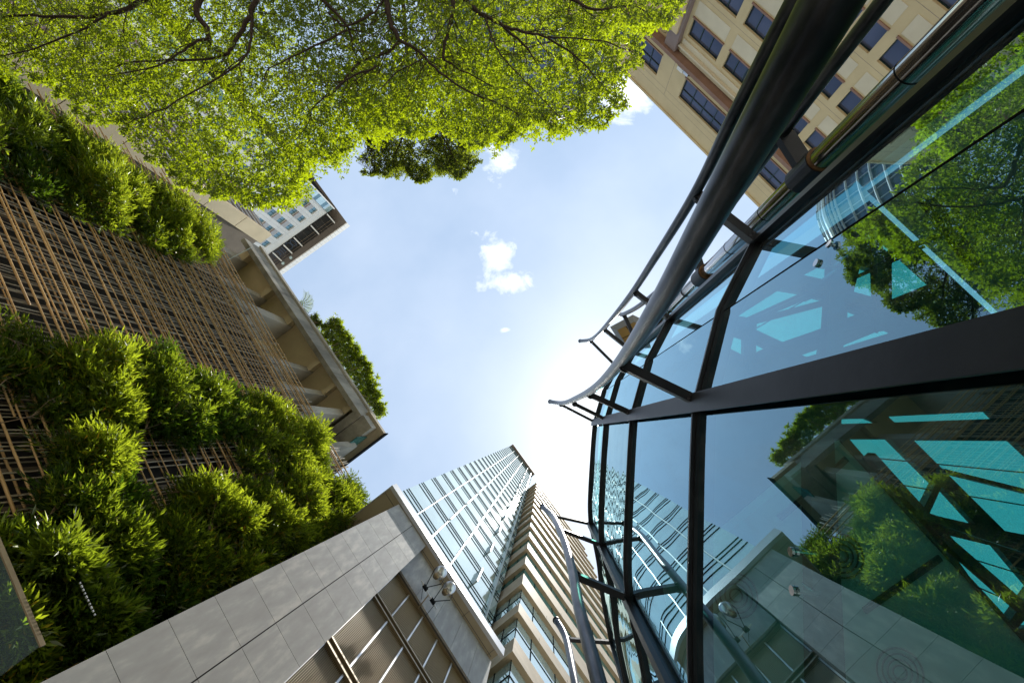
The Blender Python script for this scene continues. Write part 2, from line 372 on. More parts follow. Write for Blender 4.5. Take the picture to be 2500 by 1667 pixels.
def tan_tower():
    r = empty('tan_tower', (16, -18, GZ), 'tan stone office tower with stepped ledges and green window bands beside the glass tower', 'tower')
    X, Y = 8.55, -8.2; H = 110.5; fl = 5.3; Yend = -26.5
    z = 26.0-fl*5
    n = 0
    while z < H-3:
        o = MB()
        full = n == 5 or n == 6
        zs = z; zh = 3.5 if n > 6 else 2.3
        ye = Yend if z < 99 else Yend+1.2
        # ledge stack: three stepped courses
        P = lambda d: (X-d, Y+d)
        for (d, a, b_) in ((.30, 0, .35), (.22, .35, .8), (.16, .8, 1.5), (.09, 1.5, zh)):
            x0, y1 = P(d); o.box(x0, X+6, ye-d*.6, y1, zs+a, zs+b_-.002)
        o.build('stone_ledge', M['tanstone'], r)
        w = MB().box(X+.02, X+5.9, ye, Y-.02, zs+zh, zs+fl-.002); w.build('window_band', M['tglass' if n in (4, 5, 6) else 'tglass_dark'], r)
        m = MB(); yy = Y-1.5
        m.box(X-.015, X+.03, Y-.04, Y-.0, zs+zh, zs+fl)
        while yy > ye: m.box(X-.01, X+.03, yy-.03, yy+.03, zs+zh, zs+fl); yy -= 2.4
        if n < 7: m.box(X-.012, X+.03, ye, Y, zs+zh+1.5, zs+zh+1.58).box(X, X+5.9, Y-.02, Y+.012, zs+zh+1.5, zs+zh+1.58)
        for xx in (X+1.1, X+2.2): m.box(xx-.03, xx+.03, Y-.02, Y+.01, zs+zh, zs+fl)
        m.build('mullion', M['blackline'], r)
        j = MB(); yy = Y-1.9-(n % 2)*.8
        while yy > ye: j.box(X-.305, X-.28, yy-.012, yy+.012, zs+.02, zs+.5); yy -= 2.9
        j.build('ledge_joint', M['joint'], r)
        z += fl; n += 1
    MB().box(X+.3, X+22, Yend+.6, Y-.3, GZ, H+1).build('core', M['tanstone'], r)
    # flank that steps back at the far end
    MB().box(X+1.2, X+20, Yend-4, Yend-.3, GZ, 92).build('stepped_wing', M['tanstone'], r)
tan_tower()

# ================================================================== CONCRETE BUILDING behind the trellis
def concrete_building():
    r = empty('concrete_building', (10, 10, GZ), 'weathered concrete building with an open column loggia above the bamboo trellis', 'building')
    ZS, ZT = 20.5, 22.0
    MB().box(8.0, 14, 2.0, 18.4, GZ, 17.4).build('lower_wall', M['backing'], r)
    # upper recessed wall and ceiling of the loggia
    MB().box(8.3, 14, 5.95, 17.2, 17.4, 21.3).build('loggia_wall', M['creamwall'], r)
    MB().box(6.62, 8.3, 6.2, 17.2, 21.2, 21.5).build('loggia_ceiling', M['creamwall'], r)
    f = MB().box(6.35, 6.6, 5.75, 17.25, ZS, ZT); bevel(f.build('edge_beam', M['concrete_d'], r), .02)
    MB().box(6.6, 9.5, 5.75, 6.15, ZS, ZT-.01).build('end_beam', M['concrete_d'], r)
    MB().box(6.61, 14, 6.16, 17.24, 21.51, ZT-.03).build('roof_slab', M['concrete'], r)
    MB().box(6.25, 6.345, 5.65, 17.3, ZT-.25, ZT+.05).build('coping', M['concrete'], r)
    for y, w, d in ((6.5, .36, .9), (7.9, .3, .55), (9.35, .3, .6), (12.1, .5, .95), (14.1, .35, .6), (16.6, .5, .8)):
        bevel(MB().box(7.95-d, 8.35, y-w/2, y+w/2, 17.0, 21.19).build('column', M['concrete'], r), .02)
        MB().box(6.61, 7.95, y-w/2+.05, y+w/2-.05, 20.75, 21.19).build('ceiling_rib', M['creamwall'], r)
    # deep bracket blocks and balcony at the near corner
    bevel(MB().box(6.3, 8.8, 5.0, 5.74, 20.6, 21.2).build('corner_block', M['concrete_d'], r), .02)
    MB().box(6.15, 9.4, 4.55, 5.9, 21.21, 21.5).build('balcony_slab', M['soffit'], r)
    MB().box(6.10, 9.4, 4.50, 4.545, 21.15, 21.6).build('balcony_edge', M['blackline'], r)
    MB().box(6.9, 9.4, 4.9, 4.94, 20.0, 21.2).build('balcony_glass', M['tglass_dark'], r)
    MB().box(7.3, 9.6, 4.7, 5.0, 17.2, 20.55).build('end_wall', M['concrete_d'], r)
    for y in (8.3, 10.9, 13.5, 15.9): MB().box(6.343, 6.35, y-.008, y+.008, ZS, ZT-.26).build('board_joint', M['joint'], r)
    # small pipe poking out
    MB().tube([at(545, 580, 17.6)+Vector((.7, 0, 0)), at(578, 568, 17.9)], .02, 6).build('spout', M['alu'], r)
concrete_building()

def striped_building():
    r = empty('striped_building', (12, 30, GZ), 'building with a tall concrete corner pier and brown louvred side behind the big tree', 'building')
    H = 27.0; Y = 21.6
    zs = [GZ+2.6*k for k in range(12)]; zs = [z for z in zs if z < H-1]+[H]
    for i in range(len(zs)-1):
        for x0, x1 in ((6.72, 7.66),):
            MB().box(x0, x1, Y, Y+.25, zs[i]+.02, zs[i+1]-.02).build('pier_panel', M['creamwall'], r)
    MB().box(6.78, 7.6, Y+.03, Y+.3, GZ, H-.03).build('pier_core', M['joint'], r)
    MB().box(7.67, 20, Y+1.0, Y+8, GZ, H-2).build('rear_wall', M['concrete'], r)
    b = MB(); z = 4.0
    while z < H-.3:
        b.box(6.74, 6.80, Y+.26, 70, z, z+.07); z += .62
    b.build('louvre_strips', M['silver'], r)
    MB().box(6.83, 20, Y+.31, 70, GZ, H).build('louvred_wall', M['brownpanel'], r)
    m = MB()
    for y in (26, 33, 41, 50, 60): m.box(6.6, 6.735, y-.12, y+.12, 3, H)
    m.build('post', M['brownled'], r)
striped_building()

# ================================================================== WHITE HOTEL TOWER
def white_tower():
    r = empty('white_tower', (20, 75, GZ), 'distant white clad hotel tower with small curtained windows and dark flat roof', 'tower')
    Y = 63.0; H = 82.7
    rects = []; X0, X1 = 8.5, 34
    for c in range(8):
        for k in range(18):
            x0 = 9.55+2.87*c; z1 = 80.6-2.95*k; rects.append((x0, x0+1.5, z1-1.55, z1))
    w = MB(); holed(w, Vector((0, Y, 0)), vx, vz, Vector((0, -1, 0)), X0, X1, 25, H, rects, .35)
    w.quad((X0, Y, 25), (X0, Y+22, 25), (X0, Y+22, H), (X0, Y, H))
    w.build('wall', M['white'], r)
    far = MB(); n = 0
    for i, (a, b_, z0, z1) in enumerate(rects):
        m = MB().quad((a, Y+.33, z0), (b_, Y+.33, z0), (b_, Y+.33, z1), (a, Y+.33, z1))
        kk = i % 18; cc = i // 18
        if kk < 10 and cc < 6:
            o = m.build('window', M['winblue'], r); MB().box(a+.7, a+.76, Y+.27, Y+.32, z0, z1).box(a, b_, Y+.27, Y+.32, z0, z0+.08).build('frame', M['blackline'], o)
        else: far.v_ = 1; far.quad(*m.v)
    o = far.build('window', M['winblue'], r); o['kind'] = 'stuff'
    s = MB(); br = MB(); j = MB()
    for (a, b_, z0, z1) in rects:
        if z0 > 52 and a < 20: MB().box(a, b_, Y-.02, Y+.0, z0-1.35, z0-.06).build('spandrel', M['whitespan'], r)
        else: s.box(a, b_, Y-.02, Y+.0, z0-1.35, z0-.06)
        br.box(a, b_, Y-.05, Y+.05, z0-1.40, z0-1.28)
        j.box(a-.7, a-.67, Y-.012, Y, z0-1.45, z1)
    for k in range(18): j.box(X0, X1, Y-.01, Y, 81.0-2.95*k, 81.03-2.95*k)
    s.build('spandrel', M['whitespan'], r)['kind'] = 'stuff'; br.build('sill', M['brownled'], r)['kind'] = 'stuff'; j.build('panel_joint', M['whitespan'], r)
    # glazed corner strip
    for k in range(19):
        z1 = 82.4-2.95*k
        MB().box(6.95, 8.45, Y-.25, Y-.2, z1-2.0, z1).build('corner_window', M['tglass'], r)
        MB().box(6.95, 8.45, Y-.26, Y-.2, z1-2.92, z1-2.03).build('corner_panel', M['winblue'], r)
    MB().box(6.95, 8.49, Y-.19, Y+22, 25, H).build('corner_core', M['blackline'], r)
    MB().box(6.75, 6.94, Y-.35, Y-.1, 25, H).build('corner_rail', M['white'], r)
    # dark glazed top storey with white fins
    MB().box(8.6, 34, Y+.3, Y+20, H+.02, 84.99).build('top_storey', M['blackline'], r)
    PB = lambda x, t, d=0: Vector((x, Y-.02-1.45*t-d, H+.02+(84.95-H)*t-d*.5))
    b = MB().quad(PB(8.5, 0), PB(34, 0), PB(34, 1), PB(8.5, 1)); b.quad(PB(8.5, 0), PB(8.5, 1), (8.5, Y+.3, 84.95), (8.5, Y+.3, H+.02)); b.build('sloped_glazing', M['slope'], r)
    b = MB()
    for t in (.62, .86): b.bar(PB(8.5, t, .03), PB(34, t, .03), .07, .07)
    b.build('glazing_rail', M['brownpanel'], r)
    b = MB()
    for k in range(16): b.bar(PB(9+1.5*k, 0, .03), PB(9+1.5*k, 1, .03), .03, .05)
    b.build('glazing_post', M['darkroof'], r)
    b = MB()
    for (px, py, rx) in ((634.6, 581.9, .62), (663, 562.8, .62), (673, 556, .42)):
        x = at(px, py, 83.8).x; b.tube([PB(x+rx*math.cos(q*math.pi/10), .36+.27*math.sin(q*math.pi/10), .06) for q in range(21)], .09, 5, False)
    for px, py in ((641.5, 577), (646, 573.5), (650.5, 570.5), (656, 567)):
        x = at(px, py, 83.8).x; b.bar(PB(x, .12, .06), PB(x, .62, .06), .16, .06)
    b.build('sign_letters', M['signblue'], r)
    for x in (8.7, 12.8, 17.1, 19.7, 22.4, 26): MB().bar(PB(x, .02, .25), PB(x, .93, .25), .2, .35).build('fin', M['white'], r)
    MB().box(6.65, 36, 60.0, Y+24, 85, 85.6).build('roof', M['darkroof'], r)
    b = MB()
    for k in range(30): b.box(6.6+.9*k, 7.46+.9*k, 59.75, 59.98, 84.9, 86.3)
    b.build('roof_edge_tiles', M['white'], r)
    for x in (22.5, 20.5): MB().tube([(x, 60.9, 85.02), (x, 60.9, 84.9)], .35, 12).build('roof_lamp', M['tglass'], r)
white_tower()

# ================================================================== CURVED TOWER behind the tree
def curved_tower():
    H = 110.0; cx, cy = -68.0, 94.0; ra, rb = 28.0, 29.5
    r = empty('curved_tower', (cx, cy, GZ), 'round blue grey glass tower with curved ribs, mostly hidden behind the big tree', 'tower')
    n = 72; P = lambda t, k=1, z=0: Vector((cx+ra*k*math.cos(t), cy+rb*k*math.sin(t), z))
    for f in range(27):
        z0 = 2+4*f; b = MB()
        for i in range(n):
            t0, t1 = 2*math.pi*i/n, 2*math.pi*(i+1)/n
            b.quad(P(t0, .985, z0), P(t1, .985, z0), P(t1, .985, z0+4), P(t0, .985, z0+4))
        b.build('window_band', M['ctower'], r)
    b = MB()
    for i in range(n):
        t = 2*math.pi*i/n; p = P(t, .995)
        b.tube([(p.x, p.y, 2), (p.x, p.y, H)], .16, 4)
    b.build('vertical_bars', M['ribs'], r)
    for k in range(30):
        z = 3+3.8*k if k < 27 else 106+1.3*(k-27)
        if z > H-1: continue
        b = MB()
        b.tube([P(2*math.pi*i/n, 1.0, z) for i in range(n+1)], .28, 5, False); b.build('rib', M['ribs'], r)
    for z, kk, rr in ((H, 1.01, .55), (H+2, 1.0, .3), (H+3.5, .99, .3)):
        b = MB(); b.tube([P(2*math.pi*i/n, kk, z) for i in range(n+1)], rr, 6, False); b.build('crown_ring', M['fascia'], r)
    b = MB()
    zz = []
    for i in range(n): p = P(2*math.pi*i/n, 1.0); zz += [(p.x, p.y, H+(0 if i % 2 else 3.5)), (p.x, p.y, H+(3.5 if i % 2 else 0))]
    b.tube(zz, .15, 4)
    b.build('crown_railing', M['ribs'], r)
    MB().extr([P(2*math.pi*i/n, .98) for i in range(n)], H-2, H-1).build('roof', M['darkroof'], r)
curved_tower()

# ================================================================== YELLOW BUILDING
def yellow_building():
    X = -30.0; r = empty('yellow_building', (-40, 35, GZ), 'yellow rendered building with slate blue windows, brown ledge and cream panels', 'building')
    Y0, Y1 = .5, 75.0; H = 41.1
    cols = [(2.35, 3.45, 1), (4.2, 5.3, 1), (6.0, 7.1, 1), (7.9, 9.0, 1), (9.75, 10.85, 1), (11.5, 14.5, 3), (15.25, 18.7, 3)]
    cols += [(c[0]+18.2, c[1]+18.2, c[2]) for c in cols[:]][0:7]
    cols += [(c[0]+36.4, c[1]+36.4, c[2]) for c in cols[:7]]
    top = [(2.6, 6.8, 3), (10.3, 17.3, 5), (20.5, 27.4, 5), (30.7, 37.6, 5), (41, 48, 5), (51, 58, 5)]
    rects = [(a, b, 36.1, 38.5) for a, b, n in top]
    rowz = [31.0-3.95*k for k in range(6)]
    for z in rowz: rects += [(a, b, z, z+1.65) for a, b, n in cols]
    w = MB(); holed(w, Vector((X, 0, 0)), vy, vz, vx, Y0, Y1, GZ, H, rects, .3)
    w.quad((X, Y0, GZ), (X-20, Y0, GZ), (X-20, Y0, H), (X, Y0, H)); w.quad((X, Y0, H), (X, Y1, H), (X-20, Y1, H), (X-20, Y0, H))
    w.build('wall', M['yellow'], r)
    def win(a, b, z0, z1, n, split):
        o = MB().quad((X-.26, a, z0), (X-.26, b, z0), (X-.26, b, z1), (X-.26, a, z1)).build('window', M['winslate'], r)
        f = MB(); t = .05
        f.box(X-.25, X-.18, a, a+t, z0, z1).box(X-.25, X-.18, b-t, b, z0, z1).box(X-.25, X-.18, a+t, b-t, z0, z0+.09).box(X-.25, X-.18, a+t, b-t, z1-.05, z1)
        for k in range(1, n): y = a+(b-a)*k/n; f.box(X-.25, X-.19, y-.035, y+.035, z0+.09, z1-.05)
        if split: zz = z0+(z1-z0)*.62; f.box(X-.25, X-.185, a+t, b-t, zz-.04, zz+.04)
        f.build('frame', M['winframe'], o)
        MB().box(X-.1, X+.09, a-.06, b+.06, z0-.15, z0-.02).build('sill', M['brownled'], o)
    for a, b, n in top: win(a, b, 36.1, 38.5, n, True)
    rest = 0
    for z in rowz:
        for a, b, n in cols[:13]:
            win(a, b, z, z+1.65, n if n > 1 else 1, False)
    p = MB()
    for k, z in enumerate(rowz):
        for a, b, n in cols:
            if a < 30: MB().box(X-.02, X+.025, a, b, z-1.5, z-.3).build('cream_panel', M['cream'], r)
            else: p.box(X-.02, X+.025, a, b, z-1.5, z-.3)
    p.build('cream_panel', M['cream'], r)['kind'] = 'stuff'
    j = MB()
    for z in (38.9, 39.6, 35.6): j.box(X-.01, X+.004, Y0, Y1, z, z+.025)
    for k, z in enumerate(rowz): j.box(X-.01, X+.004, Y0, Y1, z-1.9, z-1.88)
    for y in (8.4, 18.9, 29, 39.5): j.box(X-.01, X+.004, y, y+.03, 35.6, 39.6)
    j.build('render_joint', M['mauve'], r)
    MB().box(X-.1, X+.75, Y0, Y1, 34.35, 34.75).build('ledge', M['brownled'], r)
    MB().box(X-.1, X+.35, Y0, 19.0, 33.55, 33.7).build('cornice_moulding', M['cream'], r)
    MB().box(X-.1, X+.08, Y0, 18.9, 33.0, 34.3).build('cornice_band', M['cream'], r)
    for y in (19.1, 37.3, 55.5):
        MB().box(X-.1, X+.5, y, y+1.3, 8, 34.3).build('pilaster', M['mauve'], r)
        MB().box(X+.5, X+.7, y+.25, y+1.05, 8, 32.6).build('pilaster_face', M['yellow'], r)
    MB().box(X-.4, X+.12, Y0, Y1, H+.01, H+.25).build('parapet_coping', M['yellow'], r)
yellow_building()
def security_camera():
    y = 19.9*.9; p = Vector((-29.95, 17.9, 35.25))
    o = empty('security_camera', p, 'small white box camera fixed under the windows of the yellow building', 'camera')
    bevel(MB().box(p.x, p.x+.5, p.y-.35, p.y+.35, p.z-.2, p.z+.2).build('housing', M['white'], o), .04)
    MB().box(p.x+.1, p.x+.42, p.y-.95, p.y-.38, p.z-.14, p.z+.14).build('lens_box', M['alu'], o)
    MB().tube([(p.x+.25, p.y-.96, p.z), (p.x+.25, p.y-1.03, p.z-.02)], .1, 10).build('lens', M['blackline'], o)
security_camera()

# ================================================================== GLASS PAVILION
PS = .80      # measured at storey height 3.6, built at 2.9 m
RH = [GZ/PS, 1.35, 5.0, 8.6, 12.3, 15.1]
M1, M15, M2, M3, M4 = (-3.29, .20), (-2.43, -.17), (-1.53, -.79), (.58, -3.17), (2.2, -6.15)
def cat(pts, n=6):
    out = []
    for i in range(len(pts)-1):
        p0 = Vector(pts[max(i-1, 0)]); p1 = Vector(pts[i]); p2 = Vector(pts[i+1]); p3 = Vector(pts[min(i+2, len(pts)-1)])
        for k in range(n):
            t = k/n; out.append(.5*((2*p1)+(p2-p0)*t+(2*p0-5*p1+4*p2-p3)*t*t+(3*p1-p0-3*p2+p3)*t**3))
    out.append(Vector(pts[-1])); return out
segA = [Vector(M1), Vector(M15)]; segB = [Vector(M15), Vector(M2)]
segC = cat([M2, (-1.1, -1.235), (-.515, -1.865), (-.1, -2.32), (.28, -2.76), M3], 5)
segD = cat([M3, (1.07, -4.15), (1.6, -5.0), M4], 5)
segE = cat([M4, (2.75, -7.6), (3.1, -9.5), (3.2, -13)], 4)
def offs(path, d):
    out = []
    for i, p in enumerate(path):
        a = path[max(i-1, 0)]; b = path[min(i+1, len(path)-1)]; t = (b-a).normalized(); n = Vector((-t.y, t.x)); 
        if n.dot(Vector((1, 1))) < 0: n = -n
        out.append(p+n*d)
    return out
def pavilion():
    global SC, GZ
    SC = PS; G0 = GZ
    r = empty('glass_pavilion', (-4, -4, G0), 'curved glass pavilion with black steel rings, curved pipes and teal tinted panes', 'building')
    GZ = G0/PS
    segs = [segA, segB, segC, segD, segE]
    for si, sg in enumerate(segs):
        for k in range(len(RH)-1):
            b = MB(); z0, z1 = RH[k], RH[k+1]
            n = len(b.v)
            for p in sg: b.v += [(p.x, p.y, z0), (p.x, p.y, z1)]
            for i in range(len(sg)-1): b.f.append((2*i, 2*i+2, 2*i+3, 2*i+1))
            b.build('glass_pane', M['pglass_w' if si >= 2 and k >= 3 else 'pglass'], r, len(sg) > 2)
    full = segA+segB[1:]+segC[1:]+segD[1:]+segE[1:]
    def strip(name, path, d0, d1, z0, z1, mat):
        a, c = offs(path, d0), offs(path, d1); b = MB(); m = len(path)
        for i in range(m): b.v += [(a[i].x, a[i].y, z0), (c[i].x, c[i].y, z0), (c[i].x, c[i].y, z1), (a[i].x, a[i].y, z1)]
        for i in range(m-1):
            for k in range(4): j = (k+1) % 4; b.f.append((4*i+k, 4*i+j, 4*i+4+j, 4*i+4+k))
        b.f.append((0, 1, 2, 3)); b.f.append(tuple(4*(m-1)+k for k in (3, 2, 1, 0)))
        return b.build(name, mat, r)
    for k, z in enumerate(RH[1:]):
        h = .055 if z < 15 else .09
        strip('ring_beam', full, -.16, .035, z-h, z+h, M['steel'])
        o = strip('ring_cap', full, .036, .075, z-h*.35, z+h*.35, M['steel'])
        strip('ring_gasket', full, .0355, .05, z+h*.45, z+h*.62, M['alu'])
    # vertical steelwork
    def isec(pt, tang, z0, z1, w=.2, d=.2, out=.06):
        t = Vector((tang[0], tang[1], 0)).normalized(); n = Vector((-t.y, t.x, 0))
        if n.dot(Vector((1, 1, 0))) < 0: n = -n
        p = Vector((pt[0], pt[1], 0)); zc = Vector((0, 0, (z0+z1)/2)); hz = Vector((0, 0, (z1-z0)/2)); b = MB()
        b.obox(p+zc+n*(out+.012), t*w/2, n*.012, hz); b.obox(p+zc+n*(out-d), t*w/2, n*.012, hz); b.obox(p+zc+n*(out-d/2), t*.012, n*(d/2-.013), hz)
        return b
    isec(M2, (1, -1), GZ, 15.2, .21, .23, .09).build('steel_column', M['steel'], r)
    isec(M1, (1, -.43), GZ, 15.2, .12, .18, .05).build('steel_column', M['steel'], r)
    isec(M3, (.6, -.85), GZ, 15.2, .15, .2, .08).build('steel_column', M['steel'], r)
    isec(M4, (.5, -.9), GZ, 15.2, .12, .18, .05).build('steel_column', M['steel'], r)
    MB().box(-2.436, -2.424, -.176, -.164, GZ, 15.1).build('silicone_joint', M['blackline'], r)
    # glass return on the far side and closed dark rear walls
    for k in range(len(RH)-1):
        MB().quad((-3.36, .16, RH[k]), (-14, -.2, RH[k]), (-14, -.2, RH[k+1]), (-3.36, .16, RH[k+1])).build('glass_pane', M['pglass'], r)
    MB().box(-14.3, -14.1, -14, -.3, GZ, 15).build('rear_wall', M['interior'], r)
    MB().box(-14, 3.1, -13.3, -13.1, GZ, 15).build('rear_wall', M['interior'], r)
    MB().extr([(-14, -.4), (-3.4, 0), (-2.5, -.4), (-1.7, -1), (.4, -3.5), (2, -6.3), (3, -13), (-14, -13)], GZ+.004, GZ+.05).build('floor', M['interior'], r)
    # roof deck at 15 m with skylight openings
    Z = 15.25
    cv = lambda L, ox, oy, k: [at(x/k+ox, y/k+oy, Z) for x, y in L]
    U = (1599, 188, 2.381); Lw = (1599, 846.7, 2.173)
    ops = [cv(L, *U) for L in (
        [(215, 1290), (440, 1145), (590, 1170), (270, 1300)], [(305, 1315), (620, 1185), (700, 1205), (680, 1350), (450, 1430), (300, 1360)],
        [(160, 1460), (180, 1390), (245, 1410), (245, 1505)], [(285, 1420), (365, 1460), (280, 1500)], [(565, 1070), (660, 1020), (740, 1030), (725, 1105)],
        [(800, 1250), (865, 1275), (800, 1300)], [(775, 1450), (1010, 1355), (1050, 1375), (780, 1458)], [(555, 1500), (660, 1465), (655, 1490), (580, 1510)],
        [(910, 860), (960, 835), (1075, 945), (1035, 960)], [(870, 1020), (970, 1050), (965, 1195), (835, 1160)], [(1040, 1000), (1110, 975), (1260, 1110), (1040, 1200)],
        [(1320, 1010), (1530, 925), (1600, 980), (1390, 1065)], [(1100, 780), (1240, 660), (1370, 670), (1210, 760)], [(1180, 830), (1330, 790), (1440, 900), (1300, 960)],
        [(480, 920), (590, 865), (610, 880), (510, 950)])]
    ops += [cv(L, *Lw) for L in (
        [(700, 252), (830, 250), (880, 270), (700, 276)], [(930, 240), (1430, 215), (1465, 250), (960, 268)], [(740, 352), (940, 352), (1160, 570), (1085, 720), (1000, 650)],
        [(1055, 357), (1550, 360), (1635, 440), (1760, 560), (1760, 850), (1500, 800)], [(1190, 585), (1360, 770), (1130, 717)],
        [(1175, 810), (1465, 880), (1635, 1080), (1500, 1270)], [(1610, 925), (1760, 960), (1760, 1120)], [(1560, 1275), (1650, 1170), (1760, 1230), (1760, 1350)])]
    outer = [Vector((-13.9, -.6)), Vector((-3.5, -.05)), Vector((-2.6, -.42)), Vector((-1.75, -.98)), Vector((-.7, -2.0)), Vector((.35, -3.35)), Vector((2.0, -6.3)), Vector((2.9, -13)), Vector((-13.9, -13))]
    vs = list(outer); fs = [list(range(len(outer)))]; oo = []
    def inp(pt, poly):
        c = False; j = len(poly)-1
        for i in range(len(poly)):
            a, b = poly[i], poly[j]
            if (a.y > pt.y) != (b.y > pt.y) and pt.x < (b.x-a.x)*(pt.y-a.y)/(b.y-a.y)+a.x: c = not c
            j = i
        return c
    for L in ops:
        P = [Vector((max(-13.8, min(2, p.x)), max(-12.9, p.y))) for p in L]; oo.append(P); n = len(vs); vs += P; fs.append([n+i for i in range(len(P))])
    V, Ed, F, _, _, _ = delaunay_2d_cdt(vs, [], fs, 0, 1e-4)
    b = MB(); b.v = [(v.x, v.y, Z) for v in V]; no = len(V); b.v += [(v.x, v.y, Z-.25) for v in V]
    keep = []
    for f in F:
        c = sum((V[i] for i in f), Vector((0, 0)))/len(f)
        if inp(c, outer) and not any(inp(c, P) for P in oo): keep.append(tuple(f))
    cnt = {}
    for f in keep:
        b.f.append(f); b.f.append(tuple(i+no for i in reversed(f)))
        for i in range(len(f)): e = (f[i], f[(i+1) % len(f)]); cnt[e] = 1
    for (i, j) in cnt:
        if (j, i) not in cnt: b.f.append((i, i+no, j+no, j))
    b.build('roof_deck', M['inbeam'], r)
    MB().extr([(p.x, p.y) for p in outer], Z+.05, Z+.07).build('roof_glass', M['roofglass'], r)
    # steel framing under the roof deck
    cu = lambda x, y, h: at(x/2.381+1599, y/2.381+188, h)
    for (p, q, h, w) in (((745, 1620), (790, 860), 12.6, .42), ((150, 1350), (760, 1190), 13.6, .16), ((170, 1345), (480, 1445), 13.4, .2), ((480, 1445), (1120, 1320), 13.5, .2), ((600, 1120), (1300, 1300), 13.2, .24),
                         ((1000, 780), (1020, 1360), 13.0, .16), ((1270, 620), (1560, 1010), 13.4, .24), ((840, 1010), (1560, 760), 13.8, .16), ((620, 1180), (1250, 900), 13.8, .1)):
        A_, B_ = cu(*p, h), cu(*q, h); MB().bar(A_, B_, w, .012).bar(A_+vz*.3, B_+vz*.3, w, .012).bar(A_+vz*.15, B_+vz*.15, .02, .28).build('roof_beam', M['inbeam'], r)
    # cables and beams inside
    for (p, q, h, w) in (((1690, 745), (1900, 650), 13.6, .10), ((1725, 735), (1722, 860), 13.0, .2), ((1995, 1045), (2180, 1250), 13.4, .22), ((2180, 1250), (2352, 1400), 13.4, .24),
                         ((2160, 1080), (2400, 1140), 14.2, .12), ((2110, 1180), (2352, 1260), 13.2, .2)):
        MB().bar(at(*p, h), at(*q, h), w, .28).build('inner_beam', M['inbeam'], r)
    for (p, q) in (((1990, 1050), (2352, 1085)), ((2050, 1110), (2352, 1160)), ((2190, 1270), (2352, 1320)), ((2240, 1345), (2352, 1395)), ((1735, 755), (1900, 660))):
        MB().tube([at(*p, 14.6), at(*q, 14.6)], .02, 5).build('cable', M['steel'], r)
    # ceiling slab on the lane side
    zc = 8.25
    cx_ = -3.98
    MB().extr([(cx_, -3.2), (-.1, -3.2), (1.6, -6.2), (2.6, -13), (cx_, -13)], zc, zc+.35).build('ceiling', M['ceil'], r)
    MB().extr([(cx_-.05, -3.2), (cx_+.0, -3.2), (cx_, -13), (cx_-.05, -13)], zc-.06, zc+.5).build('ceiling_edge', M['inbeam'], r)
    b = MB(); A1, A2, B1, B2 = at(1860, 985, zc-.3), at(1915, 985, zc-.3), at(1872, 1600, zc-.3), at(1945, 1600, zc-.3)
    b.quad(A1, A2, B2, B1); n = 4; up = Vector((0, 0, .28))
    b.quad(A1, B1, B1+up, A1+up); b.quad(A2, A2+up, B2+up, B2); b.quad(A1, A1+up, A2+up, A2); b.build('ceiling_beam', M['inbeam'], r)
    for p in ((2066, 1542), (1932, 1275), (1690, 1366)):
        c = at(*p, zc-.01)
        for rr in (.34, .26, .18, .10):
            d = MB(); d.tube([c+Vector((rr*math.cos(t*math.pi/14), rr*math.sin(t*math.pi/14), -.012)) for t in range(29)], .014, 5, False); d.build('air_diffuser', M['inbeam'], r)
    for p, q in (((2160, 1280), (1985, 1402)), ((1945, 1053), (1915, 1080)), ((1850, 1140), (1790, 1190))):
        MB().bar(at(*p, zc-.02), at(*q, zc-.02), .1, .03).bar(at(*p, zc-.045), at(*q, zc-.045), .012, .02).build('slot_light', M['inbeam'], r)
    # glazing discs
    for p, h in (((1879, 605), 3.9), ((1909, 562), 3.8), ((1822, 1267), 3.05), ((1825, 1356), 3.05)):
        c = at(*p, h)
        # slide along the sight line to the glass
        best = None
        for s in [i*.002 for i in range(200, 1000)]:
            q = c*s
            for sg in segs[:4]:
                for i in range(len(sg)-1):
                    m = (sg[i]+sg[i+1])/2; dd = abs((Vector((q.x, q.y))-sg[i]).cross((sg[i+1]-sg[i]).normalized())) if (Vector((q.x, q.y))-m).length < (sg[i+1]-sg[i]).length*.6 else 9
                    if best is None or dd < best[0]: best = (dd, q, sg[i+1]-sg[i])
        q = best[1]; t = best[2].normalized(); nn = Vector((-t.y, t.x, 0)); nn = nn if nn.dot(Vector((1, 1, 0))) > 0 else -nn
        MB().tube([q+nn*.004, q+nn*.02], .03, 16).tube([q-nn*.004, q-nn*.14], .014, 8).tube([q-nn*.14, q-nn*.16+Vector((0, 0, .2))], .012, 6).build('glazing_disc', M['chrome'], r)
    # ---- curved pipes with struts
    def pipe(path, rad, struts, name='curved_pipe', mat='steelpipe'):
        o = MB().tube(cat(path, 8), rad, 28).build(name, M[mat], r, True)
        e = Vector(path[-1]); d = (Vector(path[-1])-Vector(path[-2])).normalized()
        MB().tube([e-d*.01, e+d*.04], rad*1.18, 20).build('end_cap', M['steel'], o)
        for p, q, w, t in struts:
            MB().bar(p, q, w, t).build('strut', M['steel'], o)
            P_, Q_ = Vector(p), Vector(q); d = (Q_-P_).normalized(); f = Q_-d*.10
            b = MB()
            for sx in (-1, 1):
                for sz in (-1, 1):
                    c = f+d.cross(vz).normalized()*sx*w*.28+vz*sz*(t*.5+.006)-d*(.0 if sz > 0 else .0); b.tube([c-vz*.006, c+vz*.006], .014, 6)
            b.build('bolts', M['steelpipe'], o)
            e = P_+d*.02; MB().tube([e-vz*.03, e+vz*.03], rad*1.05, 20).build('weld_band', M['steel'], o)
        return o
